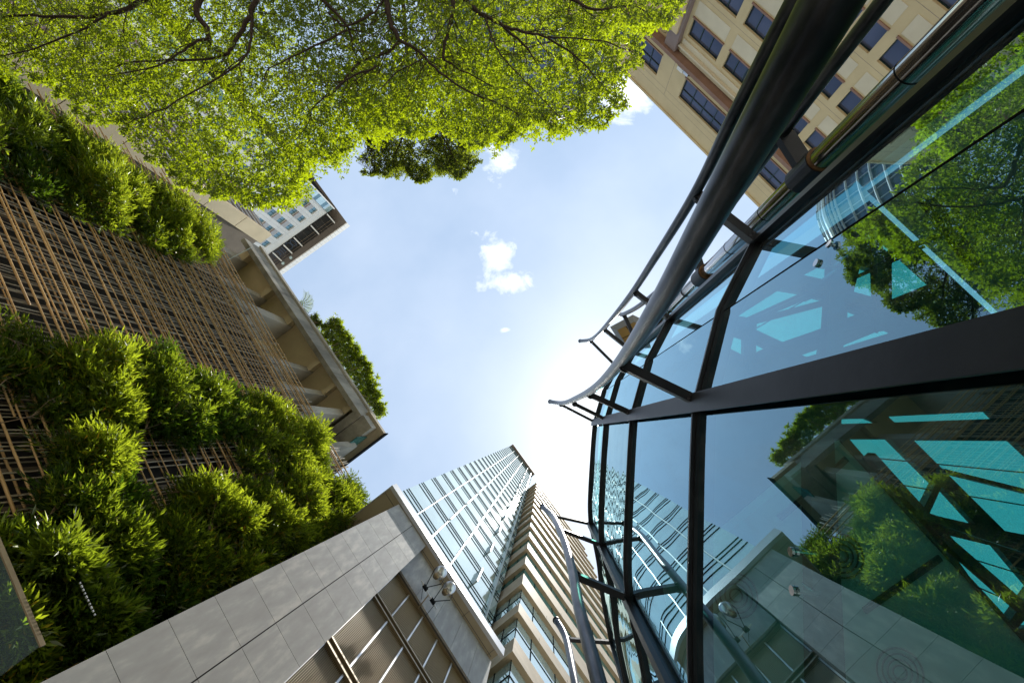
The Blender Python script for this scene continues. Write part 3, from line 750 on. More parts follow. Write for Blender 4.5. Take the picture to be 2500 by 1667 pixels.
    pipe([(-1.10, .50, GZ), (-1.13, .42, .3), (-1.15, .37, 1.0), (-1.15, .30, 1.8), (-1.15, .2, 3.0), (-1.16, .09, 5.0), (-1.15, .05, 7), (-1.13, .08, 8.8), (-1.12, .16, 11), (-1.06, .27, 13.2), (-1.0, .44, 15.1), (-.85, .71, 16.3)], .07,
         [((-1.16, .04, 5), (-1.53, -.74, 5), .10, .13), ((-1.13, .02, 8.6), (-1.53, -.74, 8.6), .10, .13), ((-1.12, .1, 12.3), (-1.53, -.74, 12.3), .09, .12), ((-1.0, .38, 15.1), (-1.53, -.74, 15.1), .08, .10)])
    pipe([(-3.2, 1.35, GZ), (-3.17, 1.28, 2), (-3.16, 1.21, 3.6), (-3.17, 1.12, 5), (-3.15, 1.1, 7), (-3.12, 1.1, 8.8), (-3.08, 1.17, 11), (-3.1, 1.3, 13.3), (-3.17, 1.5, 15.1), (-3.12, 1.8, 16.3)], .062,
         [((-3.17, 1.08, 5), (-3.3, .22, 5), .1, .12), ((-3.12, 1.05, 8.6), (-3.29, .22, 8.6), .09, .12), ((-3.09, 1.2, 12.3), (-3.29, .22, 12.3), .09, .12), ((-3.17, 1.45, 15.1), (-3.29, .22, 15.1), .08, .1)])
    pipe([(-4.5, 1.15, GZ), (-4.5, 1.1, 3), (-4.5, 1.06, 5), (-4.56, .95, 8.6), (-4.55, 1.0, 10.5), (-4.55, 1.2, 13), (-4.65, 1.5, 15.1), (-4.75, 1.75, 16)], .07,
         [((-4.5, 1.02, 5), (-4.37, .5, 5.0), .20, .10), ((-4.56, .9, 8.6), (-4.37, .5, 8.6), .16, .1), ((-4.56, 1.15, 12.3), (-4.37, .5, 12.3), .12, .1), ((-4.65, 1.45, 15.1), (-4.37, .5, 15.1), .12, .1)])
    pipe([(1.10, -2.42, GZ), (1.10, -2.42, 2.5), (1.11, -2.35, 5.2), (1.12, -2.26, 7), (1.10, -2.24, 8.6), (1.12, -2.2, 10.5), (1.22, -2.15, 12.6), (1.40, -2.2, 14.9), (1.6, -1.98, 16.2)], .085,
         [((1.11, -2.38, 5), (.58, -3.14, 5), .1, .14), ((1.10, -2.30, 8.6), (.56, -3.15, 8.6), .11, .14), ((1.2, -2.2, 12.3), (.56, -3.15, 12.3), .0901, .12), ((1.40, -2.25, 15.1), (.58, -3.16, 15.1), .08, .1)])
    pipe([(3.05, -5.4, GZ), (3.05, -5.4, 6), (3.06, -5.3, 10), (3.1, -5.2, 12.6), (3.25, -5.25, 15.1), (3.42, -5.05, 16.2)], .1,
         [((3.05, -5.4, 8.6), (2.25, -6.1, 8.6), .11, .13), ((3.07, -5.3, 12.3), (2.25, -6.1, 12.3), .11, .13), ((3.25, -5.3, 15.1), (2.25, -6.1, 15.1), .1, .12)])
    # little ochre bottomed roof carried by the polished column
    zf = 15.7; C_ = lambda L, z: [at(x/K, y/K, z) for x, y in L]
    up = C_([(1489, 798), (1545, 768), (1606, 798), (1598, 842), (1553, 861), (1518, 843)], zf+.55); dn = C_([(1507, 806), (1548, 786), (1594, 806), (1588, 838), (1552, 850), (1526, 837)], zf)
    b = MB(); n = len(up)
    for k in range(n): q = (k+1) % n; b.quad(dn[k], dn[q], up[q], up[k])
    b.quad(*up); o = b.build('column_roof', M['ribs'], r)
    b = MB().quad(*[p+Vector((0, 0, .01)) for p in dn]); b.quad(*[p+Vector((0, 0, .05)) for p in dn]); b.build('soffit', M['ochre'], o)
    b = MB(); b.bar((dn[0]+dn[1])/2, (dn[3]+dn[4])/2, .02, .01); b.bar(dn[0]*.35+dn[5]*.65, dn[2]*.65+dn[1]*.35, .02, .01); b.build('soffit_joint', M['blackline'], o)
    # polished downpipe with collars
    o = MB().tube([(-4.37, .5, GZ), (-4.37, .5, 15.6)], .125, 28).build('polished_downpipe', M['chrome'], r, True)
    for z in (1.35, 5.0, 8.6, 12.3, 15.1):
        MB().tube([(-4.37, .5, z-.24), (-4.37, .5, z+.2)], .165, 24).build('collar', M['steel'], o)
        MB().tube([(-4.37, .5, z-.26), (-4.37, .5, z-.242)], .155, 24).build('rust_ring', M['rust'], o)
    for z in (3.5, 6.0, 7.2, 9.6, 10.9, 13.6): MB().tube([(-4.37, .5, z-.008), (-4.37, .5, z+.008)], .128, 24).build('pipe_joint', M['blackline'], o)
pavilion(); SC = 1.0; GZ = -1.6
# glass canopy corner low over the left edge
def canopy():
    h = 3.1; p = at(90, 1482, h)
    o = empty('glass_canopy', (p.x+1, p.y+1, h), 'dusty glass canopy corner in front of the climbing bamboo, lowest on the left', 'canopy')
    MB().box(p.x, p.x+1.6, p.y, p.y+4, h, h+.025).build('pane', M['canopyglass'], o)
    MB().box(p.x-.012, p.x, p.y-.012, p.y+4, h-.004, h+.028).build('edge_strip', M['bronze'], o)
    b = MB()
    for k in range(10): b.obox(Vector((p.x-.05, p.y+.04+k*.03, h+.35)), Vector((.005, 0, 0)), Vector((0, .006+.002*(k % 3), 0)), Vector((0, 0, .004)))
    b.build('clip', M['alu'], o)
canopy()

# ================================================================== BAMBOO TRELLIS
W0 = Vector((7.28, 1.0)); W1 = Vector((6.40, 21.2)); WT = (W1-W0).normalized(); WN = Vector((-WT.y, WT.x)); WN = WN if WN.x < 0 else -WN
WTOP = 18.0
def wp(y, h, d=0): s = (y-W0.y)/WT.y; p = W0+WT*s+WN*d; return Vector((p.x, p.y, h))
def wallhit(px, py, d=0):
    r = ray(px, py); o = W0+WN*d; den = r.x*WN.x+r.y*WN.y; t = (o.x*WN.x+o.y*WN.y)/den; return (r.y*t, r.z*t)
def trellis():
    r = empty('bamboo_trellis', wp(10, GZ), 'tall trellis of golden bamboo poles and thin grey rods over the dark wall', 'trellis')
    b = MB(); y = 1.2; rnd = random.Random(3)
    while y < 18.1:
        d = rnd.choice((.03, .045, .03, -.02)); top = WTOP+rnd.uniform(-.06, .12); rr = rnd.choice((.008, .011, .011))
        b.bar(wp(y, 2.0, d), wp(y+rnd.uniform(-.03, .03), top, d), rr*2, rr*2, vx)
        y += rnd.choice((.07, .12, .15, .2, .26))
    b.build('rod_screen', M['rod'], r)
    b = MB(); y = 1.25
    while y < 18.1:
        b.bar(wp(y, 2.0, -.3), wp(y, WTOP-.3, -.3), .022, .022, vx); y += rnd.choice((.25, .4, .6))
    b.build('rear_rods', M['rod'], r)
    for lay in (0, 1):
        z = 3.2
        while z < WTOP+.05:
            d = .075 if lay == 0 else -.26; rr = rnd.choice((.013, .017, .02, .024)) if lay == 0 else rnd.choice((.015, .02)); y0 = 1.1 if rnd.random() < .7 else rnd.uniform(2, 9); y1 = 18.1
            pts = []; rads = []; yy = y0; wz = rnd.uniform(-.02, .02)
            while yy < y1:
                wz += rnd.uniform(-.015, .015); wz *= .93
                for q, f in ((0, 1), (1.20, 1), (1.215, 1.14), (1.235, 1.14)): pts.append(wp(yy+q, z+wz, d)); rads.append(rr*f)
                yy += 1.25
            MB().tube(pts, rads, 8).build('bamboo_pole', M['bamboo'], r, True)
            z += rnd.choice((.10, .20, .30, .34)) if lay == 0 else rnd.choice((.35, .5, .6))
    b = MB(); 
    for k in range(25):
        y = 1.4+k*.68; b.bar(wp(y, 2, -.3), wp(y, WTOP-.4, -.3), .07, .07, vx)
    b.build('support_post', M['brownpanel'], r)
    b = MB(); A, B = wp(1.3, 0, -.75), wp(18.3, 0, -.75); C, D = wp(18.3, 0, -.6), wp(1.3, 0, -.6)
    b.extr([A.xy, B.xy, C.xy, D.xy], GZ, 17.45); b.build('rear_board', M['backing'], r)
trellis()

# ================================================================== FOLIAGE
def leaves_mesh(name, pos, dirs, ups, L, W, mat, parent, fold=.25, six=True, droop=0):
    """pos, dirs (unit, along the leaf), ups: arrays n x 3"""
    n = len(pos); side = np.cross(dirs, ups); side /= np.linalg.norm(side, axis=1)[:, None]+1e-9; up = np.cross(side, dirs)
    L = np.asarray(L)[:, None]; W = np.asarray(W)[:, None]
    if six: tpl = [(0, 0, 0), (.4, .62, fold), (.8, .75, fold), (1, 0, 0), (.8, -.75, fold), (.4, -.62, fold)]; fc = [(0, 1, 2, 3), (0, 3, 4, 5)]
    else: tpl = [(0, 0, 0), (.35, .8, fold), (1, 0, -droop), (.35, -.8, fold)]; fc = [(0, 1, 2, 3)]
    k = len(tpl); V = np.zeros((n, k, 3))
    for i, (a, b, c) in enumerate(tpl): V[:, i, :] = pos+dirs*L*a+side*W*b*.65+up*W*abs(c)*(1 if c >= 0 else 0)-np.array([0, 0, 1])*L*(droop if i == 2 and not six else 0)
    F = np.concatenate([(np.arange(n)[:, None]*k+np.array(f)[None, :]) for f in fc], 0)
    off = np.array(wpos(parent)); V = V.reshape(-1, 3)-off
    me = bpy.data.meshes.new(name); me.vertices.add(len(V)); me.vertices.foreach_set('co', V.ravel().astype(np.float32))
    me.loops.add(F.size); me.loops.foreach_set('vertex_index', F.ravel().astype(np.int32)); me.polygons.add(len(F)); me.polygons.foreach_set('loop_start', (np.arange(len(F))*4).astype(np.int32))
    me.update(calc_edges=True); me.materials.append(mat); o = bpy.data.objects.new(name, me); COL.objects.link(o); o.parent = parent; return o
def unit(a): return a/(np.linalg.norm(a, axis=1)[:, None]+1e-9)
def polydist(P, poly):       # signed distance (positive inside) for n x 2 points
    P = np.asarray(P); poly = np.asarray(poly); d = np.full(len(P), 1e9); ins = np.zeros(len(P), bool)
    for i in range(len(poly)):
        a = poly[i-1]; b = poly[i]; ab = b-a; t = np.clip(((P-a)@ab)/(ab@ab+1e-12), 0, 1); d = np.minimum(d, np.linalg.norm(P-(a+t[:, None]*ab), axis=1))
        c = (a[1] > P[:, 1]) != (b[1] > P[:, 1]); xx = (b[0]-a[0])*(P[:, 1]-a[1])/(b[1]-a[1]+1e-12)+a[0]; ins ^= c & (P[:, 0] < xx)
    return np.where(ins, d, -d)
def nz(p, s, o=0): return noise.noise(Vector((p[0]*s+o, p[1]*s+o*.7, (p[2] if len(p) > 2 else 0)*s)))

def tree(name, label, polys, h0, nwh, leaflen, mat, trunk, branches, thick=3.2, thr=-.46, bh=-.15, barkr=1.0, twigs=500, slope=.62):
    r = empty(name, (trunk.x, trunk.y, GZ), label, 'tree')
    poly = np.array([at(x, y, h0).xy[:] for x, y in polys]); lo, hi = poly.min(0), poly.max(0)
    pts = []
    while len(pts) < nwh:
        c = rng.uniform(lo, hi, (nwh, 2)); wob = np.array([nz((p[0], p[1]), 1.1, 5)*.5+nz((p[0], p[1]), 3.1, 9)*.22 for p in c])
        d = polydist(c, poly)+wob; c = c[d > 0]; d = d[d > 0]
        for p, dd in zip(c, d):
            top = min(thick, dd/slope); z = h0+nz((p[0], p[1]), .5, 3)*.5+random.random()**1.2*top
            if nz((p[0], p[1], z), .95, 20)+.35*nz((p[0], p[1], z), 2.6, 30) > thr+ (.10 if dd > 1 else -.15): pts.append((p[0], p[1], z))
            if len(pts) >= nwh: break
    pts = np.array(pts); n = len(pts); k = 6
    rosA = rng.uniform(0, 2*np.pi, n)[:, None]+np.arange(k)[None, :]*2*np.pi/k+rng.normal(0, .25, (n, k))
    tilt = rng.normal(.15, .35, (n, k)); nrm = unit(np.stack([rng.normal(0, .38, n), rng.normal(0, .38, n), np.ones(n)], 1))
    e1 = unit(np.cross(nrm, np.array([[.3, .9, .1]]))); e2 = np.cross(nrm, e1)
    D = e1[:, None, :]*np.cos(rosA)[..., None]+e2[:, None, :]*np.sin(rosA)[..., None]+nrm[:, None, :]*tilt[..., None]
    D = unit(D.reshape(-1, 3)); Pp = np.repeat(pts, k, 0)+D*.006; Up = unit(np.repeat(nrm, k, 0)+rng.normal(0, .3, (n*k, 3)))
    keep = rng.random(n*k) < .86; D, Pp, Up = D[keep], Pp[keep], Up[keep]
    Ls = leaflen*rng.uniform(.6, 1.2, len(D)); leaves_mesh('crown', Pp, D, Up, Ls, Ls*.44, mat, r)
    # limbs
    tb = MB(); tb.tube([(trunk.x, trunk.y, GZ), (trunk.x+.05, trunk.y, 1), (trunk.x-.05, trunk.y-.05, 3), trunk], [.36*barkr, .28*barkr, .24*barkr, .2*barkr], 14); tb.build('trunk', M['bark'], r, True)
    b = MB(); rnd = random.Random(11); allp = []
    for br in branches:
        P = []
        for i, q in enumerate(br['p']):
            if q is None: P.append(trunk)
            else: P.append(at(q[0], q[1], h0+bh+br.get('dz', 0)+.12*i*.5))
        P3 = [Vector(x) for x in cat([tuple(x) for x in P], 5)]
        P3 = [p+Vector((rnd.uniform(-.02, .02), rnd.uniform(-.02, .02), rnd.uniform(-.02, .02))) for p in P3]
        r0, r1 = br['r']; m = len(P3); rr = [(r0+(r1-r0)*i/(m-1))*barkr for i in range(m)]
        b.tube(P3, rr, 7); allp += [(P3[i], (P3[min(i+1, m-1)]-P3[i-1]).normalized(), rr[i]) for i in range(2, m)]
    # twigs growing from the limbs, twice divided
    def grow(p, d, L, rad, lev):
        pts = [p]; dd = d.copy()
        for i in range(5):
            dd = (dd+Vector((rnd.gauss(0, .22), rnd.gauss(0, .22), rnd.gauss(.05, .12)))).normalized(); dd.z *= .7; nx = pts[-1]+dd*L/5; pts.append(nx if polydist([[nx.x, nx.y]], poly)[0] > .05 else pts[-1]+Vector((0, 0, .01)))
        b.tube(pts, [rad*(1-.16*i) for i in range(6)], 4, False)
        if lev:
            for i in (2, 3, 4, 5):
                a = rnd.choice((-1, 1))*rnd.uniform(.5, 1.0); ca, sa = math.cos(a), math.sin(a)
                grow(pts[i], Vector((dd.x*ca-dd.y*sa, dd.x*sa+dd.y*ca, .1)).normalized(), L*rnd.uniform(.45, .7), rad*.5, lev-1)
    for i in range(twigs):
        p, d, rad = rnd.choice(allp); a = rnd.choice((-1, 1))*rnd.uniform(.5, 1.1); ca, sa = math.cos(a), math.sin(a)
        q = np.array([[p.x, p.y]])
        grow(p, Vector((d.x*ca-d.y*sa, d.x*sa+d.y*ca, .15)).normalized(), rnd.uniform(.5, 1.3), min(.016, rad*.6), 1)
    b.build('limbs', M['bark'], r, True)
    return r
H0 = 8.6
tp = [(-250, -300), (-60, 150), (60, 170), (180, 225), (260, 300), (330, 360), (440, 440), (520, 470), (600, 485), (650, 440), (705, 390), (790, 350), (830, 285), (900, 275), (1010, 305), (1110, 335), (1180, 320),
      (1235, 285), (1345, 300), (1425, 265), (1425, 200), (1470, 165), (1465, 95), (1400, 60), (1545, 62), (1590, -20), (1620, -330), (900, -600), (200, -560)]
C1 = lambda L: [(x/2.777, y/2.777) for x, y in L]
C2 = lambda L: [(x/2.777+752.6, y/2.777) for x, y in L]
trunk = at(830, -330, 6.4)
brs = [
 dict(p=[None, (700, -160)]+C1([(1640, 0), (1590, 120), (1480, 300), (1370, 370), (900, 390), (650, 460)]), r=(.11, .012)),
 dict(p=C1([(1600, 100), (1600, 250), (1520, 410), (1050, 690), (800, 790)]), r=(.05, .01)),
 dict(p=[None, (600, -160)]+C1([(1270, 0), (1320, 180), (1340, 280)]), r=(.14, .05)),
 dict(p=C1([(1330, 240), (1200, 300), (1000, 420), (600, 500)]), r=(.05, .01)),
 dict(p=[None, (520, -120)]+C1([(930, 0), (700, 90), (400, 110), (100, 100), (-200, 130)]), r=(.11, .02)),
 dict(p=C1([(700, 90), (500, 200), (150, 330), (-100, 350)]), r=(.04, .01)),
 dict(p=[None]+C1([(1900, -200), (2060, 0), (2220, 180), (2250, 300)]), r=(.09, .02)),
 dict(p=C1([(2220, 190), (1960, 320), (1720, 440), (1690, 520)]), r=(.035, .008)),
 dict(p=C1([(2400, 430), (2220, 500), (2010, 680), (1960, 800), (1880, 900)]), r=(.035, .008)),
 dict(p=[None]+C2([(300, -300), (370, 0), (400, 150), (450, 260), (390, 330), (200, 400), (80, 550), (-50, 640)]), r=(.11, .02)),
 dict(p=C2([(450, 260), (580, 320), (680, 430), (880, 580), (1150, 690), (1250, 760)]), r=(.05, .01)),
 dict(p=[None]+C2([(720, -300), (800, 0), (780, 150), (740, 350), (800, 420), (1070, 560)]), r=(.10, .012)),
 dict(p=[None]+C2([(700, -250), (880, 0), (1000, 100), (1120, 170), (1270, 310), (1330, 400)]), r=(.11, .012)),
 dict(p=C2([(1120, 170), (1270, 210), (1400, 240), (1600, 380), (1750, 540), (1850, 640)]), r=(.045, .008)),
 dict(p=C2([(1400, 240), (1720, 260), (1960, 340), (2050, 420)]), r=(.025, .006)),
 dict(p=C2([(1000, 100), (1050, 250), (1130, 380), (1300, 560), (1500, 760), (1650, 850)]), r=(.03, .006)),
 dict(p=[None]+C2([(1100, -250), (1500, -40), (1700, 60), (1950, 40), (2100, 150)]), r=(.08, .008)),
 dict(p=C2([(0, 80), (120, 170), (300, 80), (350, 0)]), r=(.03, .03)),
 dict(p=C2([(610, 370), (450, 460), (320, 580), (280, 620)]), r=(.02, .006)),
]
tree('broadleaf_tree', 'large spreading tree with bright sunlit yellow green whorled leaves and dark branches overhead', tp, H0, 54000, .094, M['leaf'], trunk, brs, twigs=280, barkr=.8)
tp2 = [(790, 150), (830, 330), (815, 375), (850, 395), (890, 412), (940, 395), (985, 415), (1020, 380), (1070, 412), (1085, 385), (1075, 345), (1185, 300), (1180, 200), (1150, 120)]
tree('shaded_tree', 'darker small leaved tree standing higher behind the bright spreading tree', tp2, 14.5, 7500, .11, M['leaf_d'], at(900, -250, 12.5),
     [dict(p=[None, (930, 60), (940, 200), (930, 300), (900, 370)], r=(.09, .02)), dict(p=[(940, 200), (1010, 300), (1050, 380)], r=(.04, .01)), dict(p=[(935, 250), (870, 320), (840, 370)], r=(.04, .01))], thick=3, twigs=90, barkr=1.1, thr=-.18)

def bush(name, label, cat_, group, polys, nsp, mat, out=1.0, leaf=.15, hole=None, seed=0, thin=0., stems=6):
    """bamboo spilling from the wall: sprays of narrow leaves on a billowing surface"""
    nsp = int(nsp*.82); poly = np.array([wallhit(x, y, .35) for x, y in polys]); lo, hi = poly.min(0), poly.max(0)
    ho = np.array([wallhit(x, y, .35) for x, y in hole]) if hole else None
    rg = np.random.default_rng(seed+5); P = []; NR = []
    while len(P) < nsp:
        c = rg.uniform(lo, hi, (nsp, 2)); wob = np.array([nz(p, .9, seed)*.45+nz(p, 2.7, seed+3)*.25 for p in c]); d = polydist(c, poly)+wob
        if ho is not None: d = np.minimum(d, -polydist(c, ho)+wob*.6)
        for p, dd in zip(c, d):
            if dd < 0: continue
            bump = .45+1.05*nz(p, 1.0, seed+7)+.45*nz(p, 2.6, seed+11)
            if nz(p, 1.25, seed+40)+.5*nz(p, 3.0, seed+60) < -.08+thin: continue
            s = out*.95*max(.12, min(1, dd/.9))*max(.06, bump); s *= (.15+.85*rg.random()**.6)
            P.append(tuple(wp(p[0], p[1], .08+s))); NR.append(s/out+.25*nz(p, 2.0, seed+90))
            if len(P) >= nsp: break
    P = np.array(P); n = len(P); k = 15
    # sprays arch out from the wall, up and then over
    az = rg.normal(0, 1.0, n); el = rg.normal(.15, .5, n)
    wn = np.array([WN.x, WN.y, 0]); wt = np.array([WT.x, WT.y, 0])
    A = unit(wn*np.cos(az)[:, None]*np.cos(el)[:, None]+wt*np.sin(az)[:, None]*np.cos(el)[:, None]+np.array([0, 0, 1])*np.sin(el)[:, None])
    B = unit(np.cross(A, unit(rg.normal(0, 1, (n, 3))))); Cc = np.cross(A, B)
    th = rg.uniform(0, 2*np.pi, n)[:, None]+np.arange(k)*2.4; sp = rg.uniform(.35, 1.05, (n, k)); sp[:, -3:] *= .4
    D = A[:, None, :]*np.cos(sp)[..., None]+(B[:, None, :]*np.cos(th)[..., None]+Cc[:, None, :]*np.sin(th)[..., None])*np.sin(sp)[..., None]; D[..., 2] -= .22
    D = unit(D.reshape(-1, 3)); ln = (np.arange(k)[None, :]*rg.uniform(.018, .042, n)[:, None])[..., None]; base = P[:, None, :]+A[:, None, :]*ln; base[..., 2] -= .55*ln[..., 0]**2; base = base.reshape(-1, 3)
    c = P.mean(0); r = empty(name, (c[0]+.5, c[1], max(GZ, lo[1])), label, cat_, group)
    L = leaf*.86*rg.uniform(.5, 1.15, len(D)); up = unit(np.array([[0, 0, 1.]])+rg.normal(0, .5, (len(D), 3)))
    nr = np.array(NR); hot = nr > np.quantile(nr, .60 if mat is M['bleaf'] else .72); hk = np.repeat(hot, k)  # split by depth: shade painted into inner leaves, outer sprays coloured as lit
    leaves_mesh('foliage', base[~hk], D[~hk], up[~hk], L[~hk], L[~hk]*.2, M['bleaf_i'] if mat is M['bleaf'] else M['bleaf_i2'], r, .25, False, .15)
    leaves_mesh('lit_outer_sprays', base[hk], D[hk], up[hk], L[hk]*1.15, L[hk]*.22, mat, r, .25, False, .15)
    b = MB(); rnd = random.Random(seed)
    for i in range(stems):
        j = rnd.randrange(n); q = Vector(P[j]); hh = wp(q.y+rnd.uniform(-1, 1), q.z-rnd.uniform(.5, 1.4), .05)
        m = (q+hh)/2+Vector((-rnd.uniform(.1, .5), rnd.uniform(-.2, .2), .1)); b.tube(cat([tuple(hh), tuple(m), tuple(q)], 5), [.012*(1-.07*t) for t in range(11)], 5, False)
        for s in range(3):
            e = q+Vector((rnd.uniform(-.4, .2), rnd.uniform(-.5, .5), rnd.uniform(-.1, .5))); b.tube([m, (m+e)/2+Vector((0, rnd.uniform(-.1, .1), .05)), e], [.006, .005, .003], 4, False)
    if stems: b.build('stems', M['stem'], r)
    return r
G = 'bamboo clumps growing on the trellis'
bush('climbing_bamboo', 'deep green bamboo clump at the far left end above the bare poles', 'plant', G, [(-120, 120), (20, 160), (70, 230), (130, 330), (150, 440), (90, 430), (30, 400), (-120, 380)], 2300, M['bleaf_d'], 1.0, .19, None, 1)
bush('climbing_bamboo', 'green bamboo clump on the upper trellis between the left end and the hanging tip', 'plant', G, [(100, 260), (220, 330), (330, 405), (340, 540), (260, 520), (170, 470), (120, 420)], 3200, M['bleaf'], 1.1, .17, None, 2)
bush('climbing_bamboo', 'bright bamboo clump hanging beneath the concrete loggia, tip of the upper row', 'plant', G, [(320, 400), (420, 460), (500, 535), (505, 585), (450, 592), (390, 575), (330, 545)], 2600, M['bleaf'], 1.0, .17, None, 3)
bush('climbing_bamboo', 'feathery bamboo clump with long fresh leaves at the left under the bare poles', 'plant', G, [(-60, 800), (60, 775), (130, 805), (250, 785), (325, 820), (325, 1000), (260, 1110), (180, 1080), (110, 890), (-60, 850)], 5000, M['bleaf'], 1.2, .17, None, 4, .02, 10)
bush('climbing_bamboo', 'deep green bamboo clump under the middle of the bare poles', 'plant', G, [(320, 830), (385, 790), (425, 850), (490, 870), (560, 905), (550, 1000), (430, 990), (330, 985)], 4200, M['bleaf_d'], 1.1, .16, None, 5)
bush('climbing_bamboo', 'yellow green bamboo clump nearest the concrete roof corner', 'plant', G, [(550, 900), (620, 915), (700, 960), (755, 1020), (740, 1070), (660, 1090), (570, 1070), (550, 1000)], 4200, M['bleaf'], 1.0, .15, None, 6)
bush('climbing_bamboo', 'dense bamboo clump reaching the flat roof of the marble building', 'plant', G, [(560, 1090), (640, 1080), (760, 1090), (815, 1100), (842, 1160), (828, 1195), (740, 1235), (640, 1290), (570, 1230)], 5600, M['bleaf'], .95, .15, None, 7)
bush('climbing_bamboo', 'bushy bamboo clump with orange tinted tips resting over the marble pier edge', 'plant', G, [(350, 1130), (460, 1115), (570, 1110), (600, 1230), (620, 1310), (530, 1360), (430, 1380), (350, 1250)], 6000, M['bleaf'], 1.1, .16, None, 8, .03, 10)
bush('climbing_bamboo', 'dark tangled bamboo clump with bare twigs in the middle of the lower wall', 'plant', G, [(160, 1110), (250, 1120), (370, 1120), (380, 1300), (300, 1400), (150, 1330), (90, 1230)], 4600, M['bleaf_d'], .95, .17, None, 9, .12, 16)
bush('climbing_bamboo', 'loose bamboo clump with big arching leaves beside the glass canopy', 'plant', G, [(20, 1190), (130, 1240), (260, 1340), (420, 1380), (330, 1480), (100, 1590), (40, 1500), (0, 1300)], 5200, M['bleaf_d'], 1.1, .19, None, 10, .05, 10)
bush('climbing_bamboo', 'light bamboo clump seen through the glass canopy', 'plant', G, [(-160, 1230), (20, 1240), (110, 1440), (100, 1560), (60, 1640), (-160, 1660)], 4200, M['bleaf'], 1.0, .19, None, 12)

# plants on the concrete roof
def roofbush(name, label, polys, h, nsp, mat, leaf, depth=1.4):
    poly = np.array([at(x, y, h).xy[:] for x, y in polys]); lo, hi = poly.min(0), poly.max(0); P = []
    rg = np.random.default_rng(int(h*10))
    while len(P) < nsp:
        c = rg.uniform(lo, hi, (nsp, 2)); d = polydist(c, poly)+np.array([nz(p, 1.6, 4)*.4+nz(p, 5, 8)*.3+rg.random()**3*.25-.05 for p in c])
        for p, dd in zip(c, d):
            if dd > 0 and len(P) < nsp: P.append((p[0], p[1], h+rg.uniform(-.35, 1)*min(depth, dd*1.8)))
    P = np.array(P); n = len(P); k = 7; D = unit(rg.normal(0, 1, (n*k, 3))+np.array([-.25, -.1, .35])); base = np.repeat(P, k, 0); c = P.mean(0)
    r = empty(name, (c[0]+.6, c[1], 22.0), label, 'plant')
    L = leaf*rg.uniform(.5, 1.15, len(D)); leaves_mesh('foliage', base, D, unit(np.array([[0, 0, 1.]])+rg.normal(0, .5, (len(D), 3))), L, L*.2, mat, r, .2, False, .1)
    b = MB()
    for i in range(14): q = Vector(P[rg.integers(n)]); b.tube([(c[0]+.5, c[1]+(q.y-c[1])*.8, 22), q], [.02, .006], 5)
    b.build('stem', M['stem'], r)
roofbush('roof_shrub', 'long leafy green shrub spilling over the edge of the concrete roof', [(740, 742), (775, 735), (800, 765), (835, 815), (850, 860), (878, 930), (880, 955), (868, 962), (850, 940), (800, 870), (765, 810), (740, 765)], 23.0, 2100, M['leaf'], .24)
roofbush('dark_shrub', 'small dark round shrub between the palm and the long shrub on the concrete roof', [(713, 727), (728, 724), (735, 735), (728, 748), (716, 742)], 22.8, 130, M['leaf_d'], .22)
def palm():
    c = at(700, 690, 22.4)+Vector((.35, 0, -.2)); r = empty('palm', (c.x, c.y, 22.0), 'little palm frond peeking over the concrete roof edge', 'plant')
    b = MB(); MB().tube([(c.x, c.y, 22), tuple(c)], .05, 8).build('trunk', M['stem'], r)
    for i in range(7):
        a = math.radians(150+i*22); e = c+Vector((math.cos(a)*.75, math.sin(a)*.75, .25)); m = (c+e)/2+Vector((0, 0, .25)); pts = cat([tuple(c), tuple(m), tuple(e)], 6)
        f = MB(); f.tube(pts, .012, 4, False)
        for j in range(2, 12):
            p = pts[j]; d = (pts[j]-pts[j-1]).normalized(); s = d.cross(vz).normalized()
            for sg in (-1, 1):
                t = p+(s*sg*.8+d*.7).normalized()*.28+Vector((0, 0, -.06)); f.quad(p-d*.015, p+d*.015, t)
        f.build('frond', M['leaf_d'], r)
palm()

# ================================================================== CAMERA, SUN, SKY
cam = bpy.data.cameras.new('camera'); co = bpy.data.objects.new('camera', cam); COL.objects.link(co)
cam.sensor_width = 36; cam.lens = 36*1080/2500; cam.clip_end = 3000; cam.clip_start = .05
R = Matrix((CX, CY, CZ)); co.matrix_world = R.to_4x4(); scene.camera = co
sd = Vector((-.125, -.085, 1)).normalized()
s = bpy.data.lights.new('sun', 'SUN'); s.energy = 4.2; s.angle = math.radians(.5); s.color = (1, .95, .86)
so = bpy.data.objects.new('sun', s); COL.objects.link(so); so.rotation_euler = sd.to_track_quat('Z', 'Y').to_euler(); so.location = (0, 0, 50)
w = bpy.data.worlds.new('World'); scene.world = w; w.use_nodes = True; nt = w.node_tree; nt.nodes.clear()
out = nt.nodes.new('ShaderNodeOutputWorld'); bg = nt.nodes.new('ShaderNodeBackground'); bg.inputs[1].default_value = .125
sky = nt.nodes.new('ShaderNodeTexSky'); sky.sky_type = 'NISHITA'; sky.sun_disc = False; sky.sun_elevation = math.asin(sd.z); sky.sun_rotation = math.atan2(sd.x, sd.y)
sky.air_density = 1.0; sky.dust_density = .45; sky.ozone_density = 1.0; sky.altitude = 0
tc = nt.nodes.new('ShaderNodeTexCoord'); sep = nt.nodes.new('ShaderNodeSeparateXYZ'); nt.links.new(tc.outputs['Generated'], sep.inputs[0])
def mth(op, a, b=None, c=None, clamp=False):
    n = nt.nodes.new('ShaderNodeMath'); n.operation = op; n.use_clamp = clamp
    for i, x in enumerate((a, b, c)):
        if x is None: continue
        if isinstance(x, (int, float)): n.inputs[i].default_value = x
        else: nt.links.new(x, n.inputs[i])
    return n.outputs[0]
zc = mth('MAXIMUM', sep.outputs[2], .05); A_ = mth('DIVIDE', sep.outputs[0], zc); B_ = mth('DIVIDE', sep.outputs[1], zc)
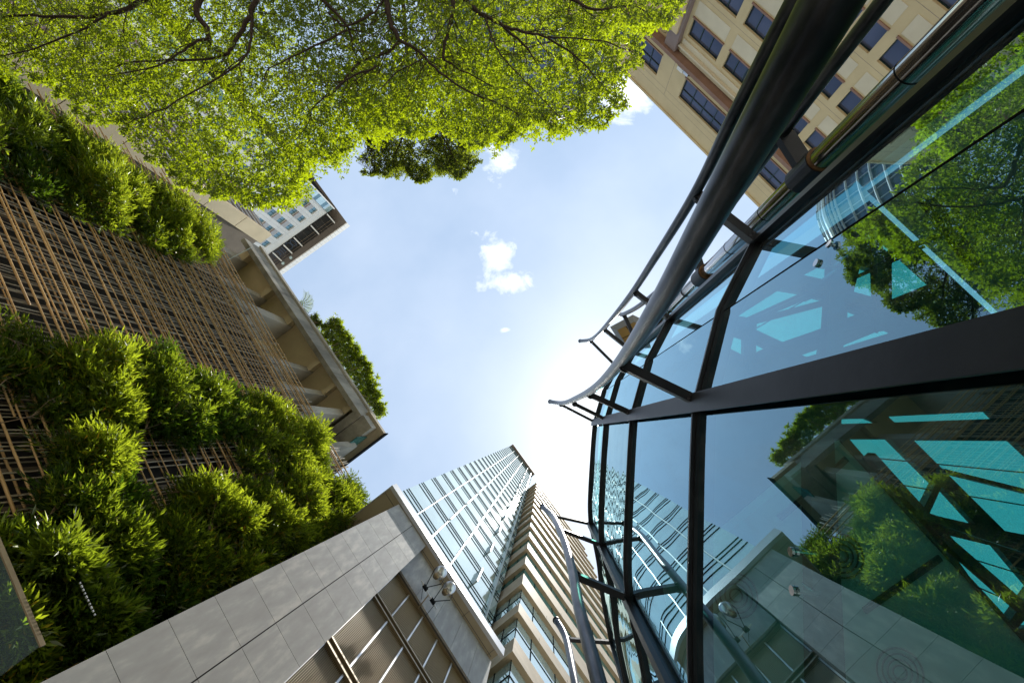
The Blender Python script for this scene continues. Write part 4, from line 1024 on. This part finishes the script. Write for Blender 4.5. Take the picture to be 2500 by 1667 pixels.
cb = nt.nodes.new('ShaderNodeCombineXYZ'); nt.links.new(A_, cb.inputs[0]); nt.links.new(B_, cb.inputs[1])
nz1 = nt.nodes.new('ShaderNodeTexNoise'); nz1.inputs['Scale'].default_value = 16; nz1.inputs['Detail'].default_value = 9; nz1.inputs['Roughness'].default_value = .62; nz1.inputs['Distortion'].default_value = .35; nt.links.new(cb.outputs[0], nz1.inputs['Vector'])
nz2 = nt.nodes.new('ShaderNodeTexNoise'); nz2.inputs['Scale'].default_value = 2.2; nz2.inputs['Detail'].default_value = 5; nt.links.new(cb.outputs[0], nz2.inputs['Vector'])
mask = None
for (px, py, rx, ry, amp) in ((1145, 580, 45, 55, 1), (1165, 650, 75, 32, 1.0), (1140, 375, 50, 45, .95), (1075, 440, 60, 22, .6), (1430, 225, 62, 62, 1.35), (1160, 757, 16, 8, .8), (1470, 200, 30, 50, 1.2), (1700, -260, 300, 200, .9), (1500, 640, 200, 160, .25), (1090, 520, 30, 60, .5)):
    c = at(px, py, 1.0); ex = at(px+rx, py, 1.0)-c; ey = at(px, py+ry, 1.0)-c
    det = ex.x*ey.y-ex.y*ey.x; dx = mth('SUBTRACT', A_, c.x); dy = mth('SUBTRACT', B_, c.y)
    u = mth('ADD', mth('MULTIPLY', dx, ey.y/det), mth('MULTIPLY', dy, -ey.x/det)); v = mth('ADD', mth('MULTIPLY', dx, -ex.y/det), mth('MULTIPLY', dy, ex.x/det))
    q = mth('ADD', mth('MULTIPLY', u, u), mth('MULTIPLY', v, v)); gss = mth('MULTIPLY', mth('EXPONENT', mth('MULTIPLY', q, -.9)), amp)
    mask = gss if mask is None else mth('MAXIMUM', mask, gss)
cl = mth('SUBTRACT', mth('ADD', mth('MULTIPLY', nz1.outputs[0], 2.3), mask), 1.62); cl = mth('MULTIPLY', cl, 1.25, clamp=True)
cl = mth('MULTIPLY', cl, mth('MULTIPLY', mask, 2.5, clamp=True))
veil = mth('MULTIPLY', mth('SUBTRACT', nz2.outputs[0], .38, clamp=True), .5)
cl = mth('MAXIMUM', cl, veil)
mix = nt.nodes.new('ShaderNodeMix'); mix.data_type = 'RGBA'; nt.links.new(mth('ADD', mth('MULTIPLY', cl, .86), .14), mix.inputs[0]); tn = nt.nodes.new('ShaderNodeMix'); tn.data_type = 'RGBA'; tn.blend_type = 'MULTIPLY'; tn.inputs[0].default_value = 1; nt.links.new(sky.outputs[0], tn.inputs[6]); tn.inputs[7].default_value = (.93, 1.0, .90, 1); nt.links.new(tn.outputs[2], mix.inputs[6]); mix.inputs[7].default_value = (6.9, 7.1, 7.4, 1)
nt.links.new(mix.outputs[2], bg.inputs[0]); nt.links.new(bg.outputs[0], out.inputs[0])
vs = scene.view_settings; vs.view_transform = 'Standard'; vs.look = 'None'; vs.gamma = 1; vs.exposure = .9
scene.render.engine = 'CYCLES'
c = scene.cycles; c.max_bounces = 10; c.transparent_max_bounces = 16; c.glossy_bounces = 5; c.diffuse_bounces = 4; c.transmission_bounces = 6; c.sample_clamp_indirect = 8; c.caustics_reflective = False
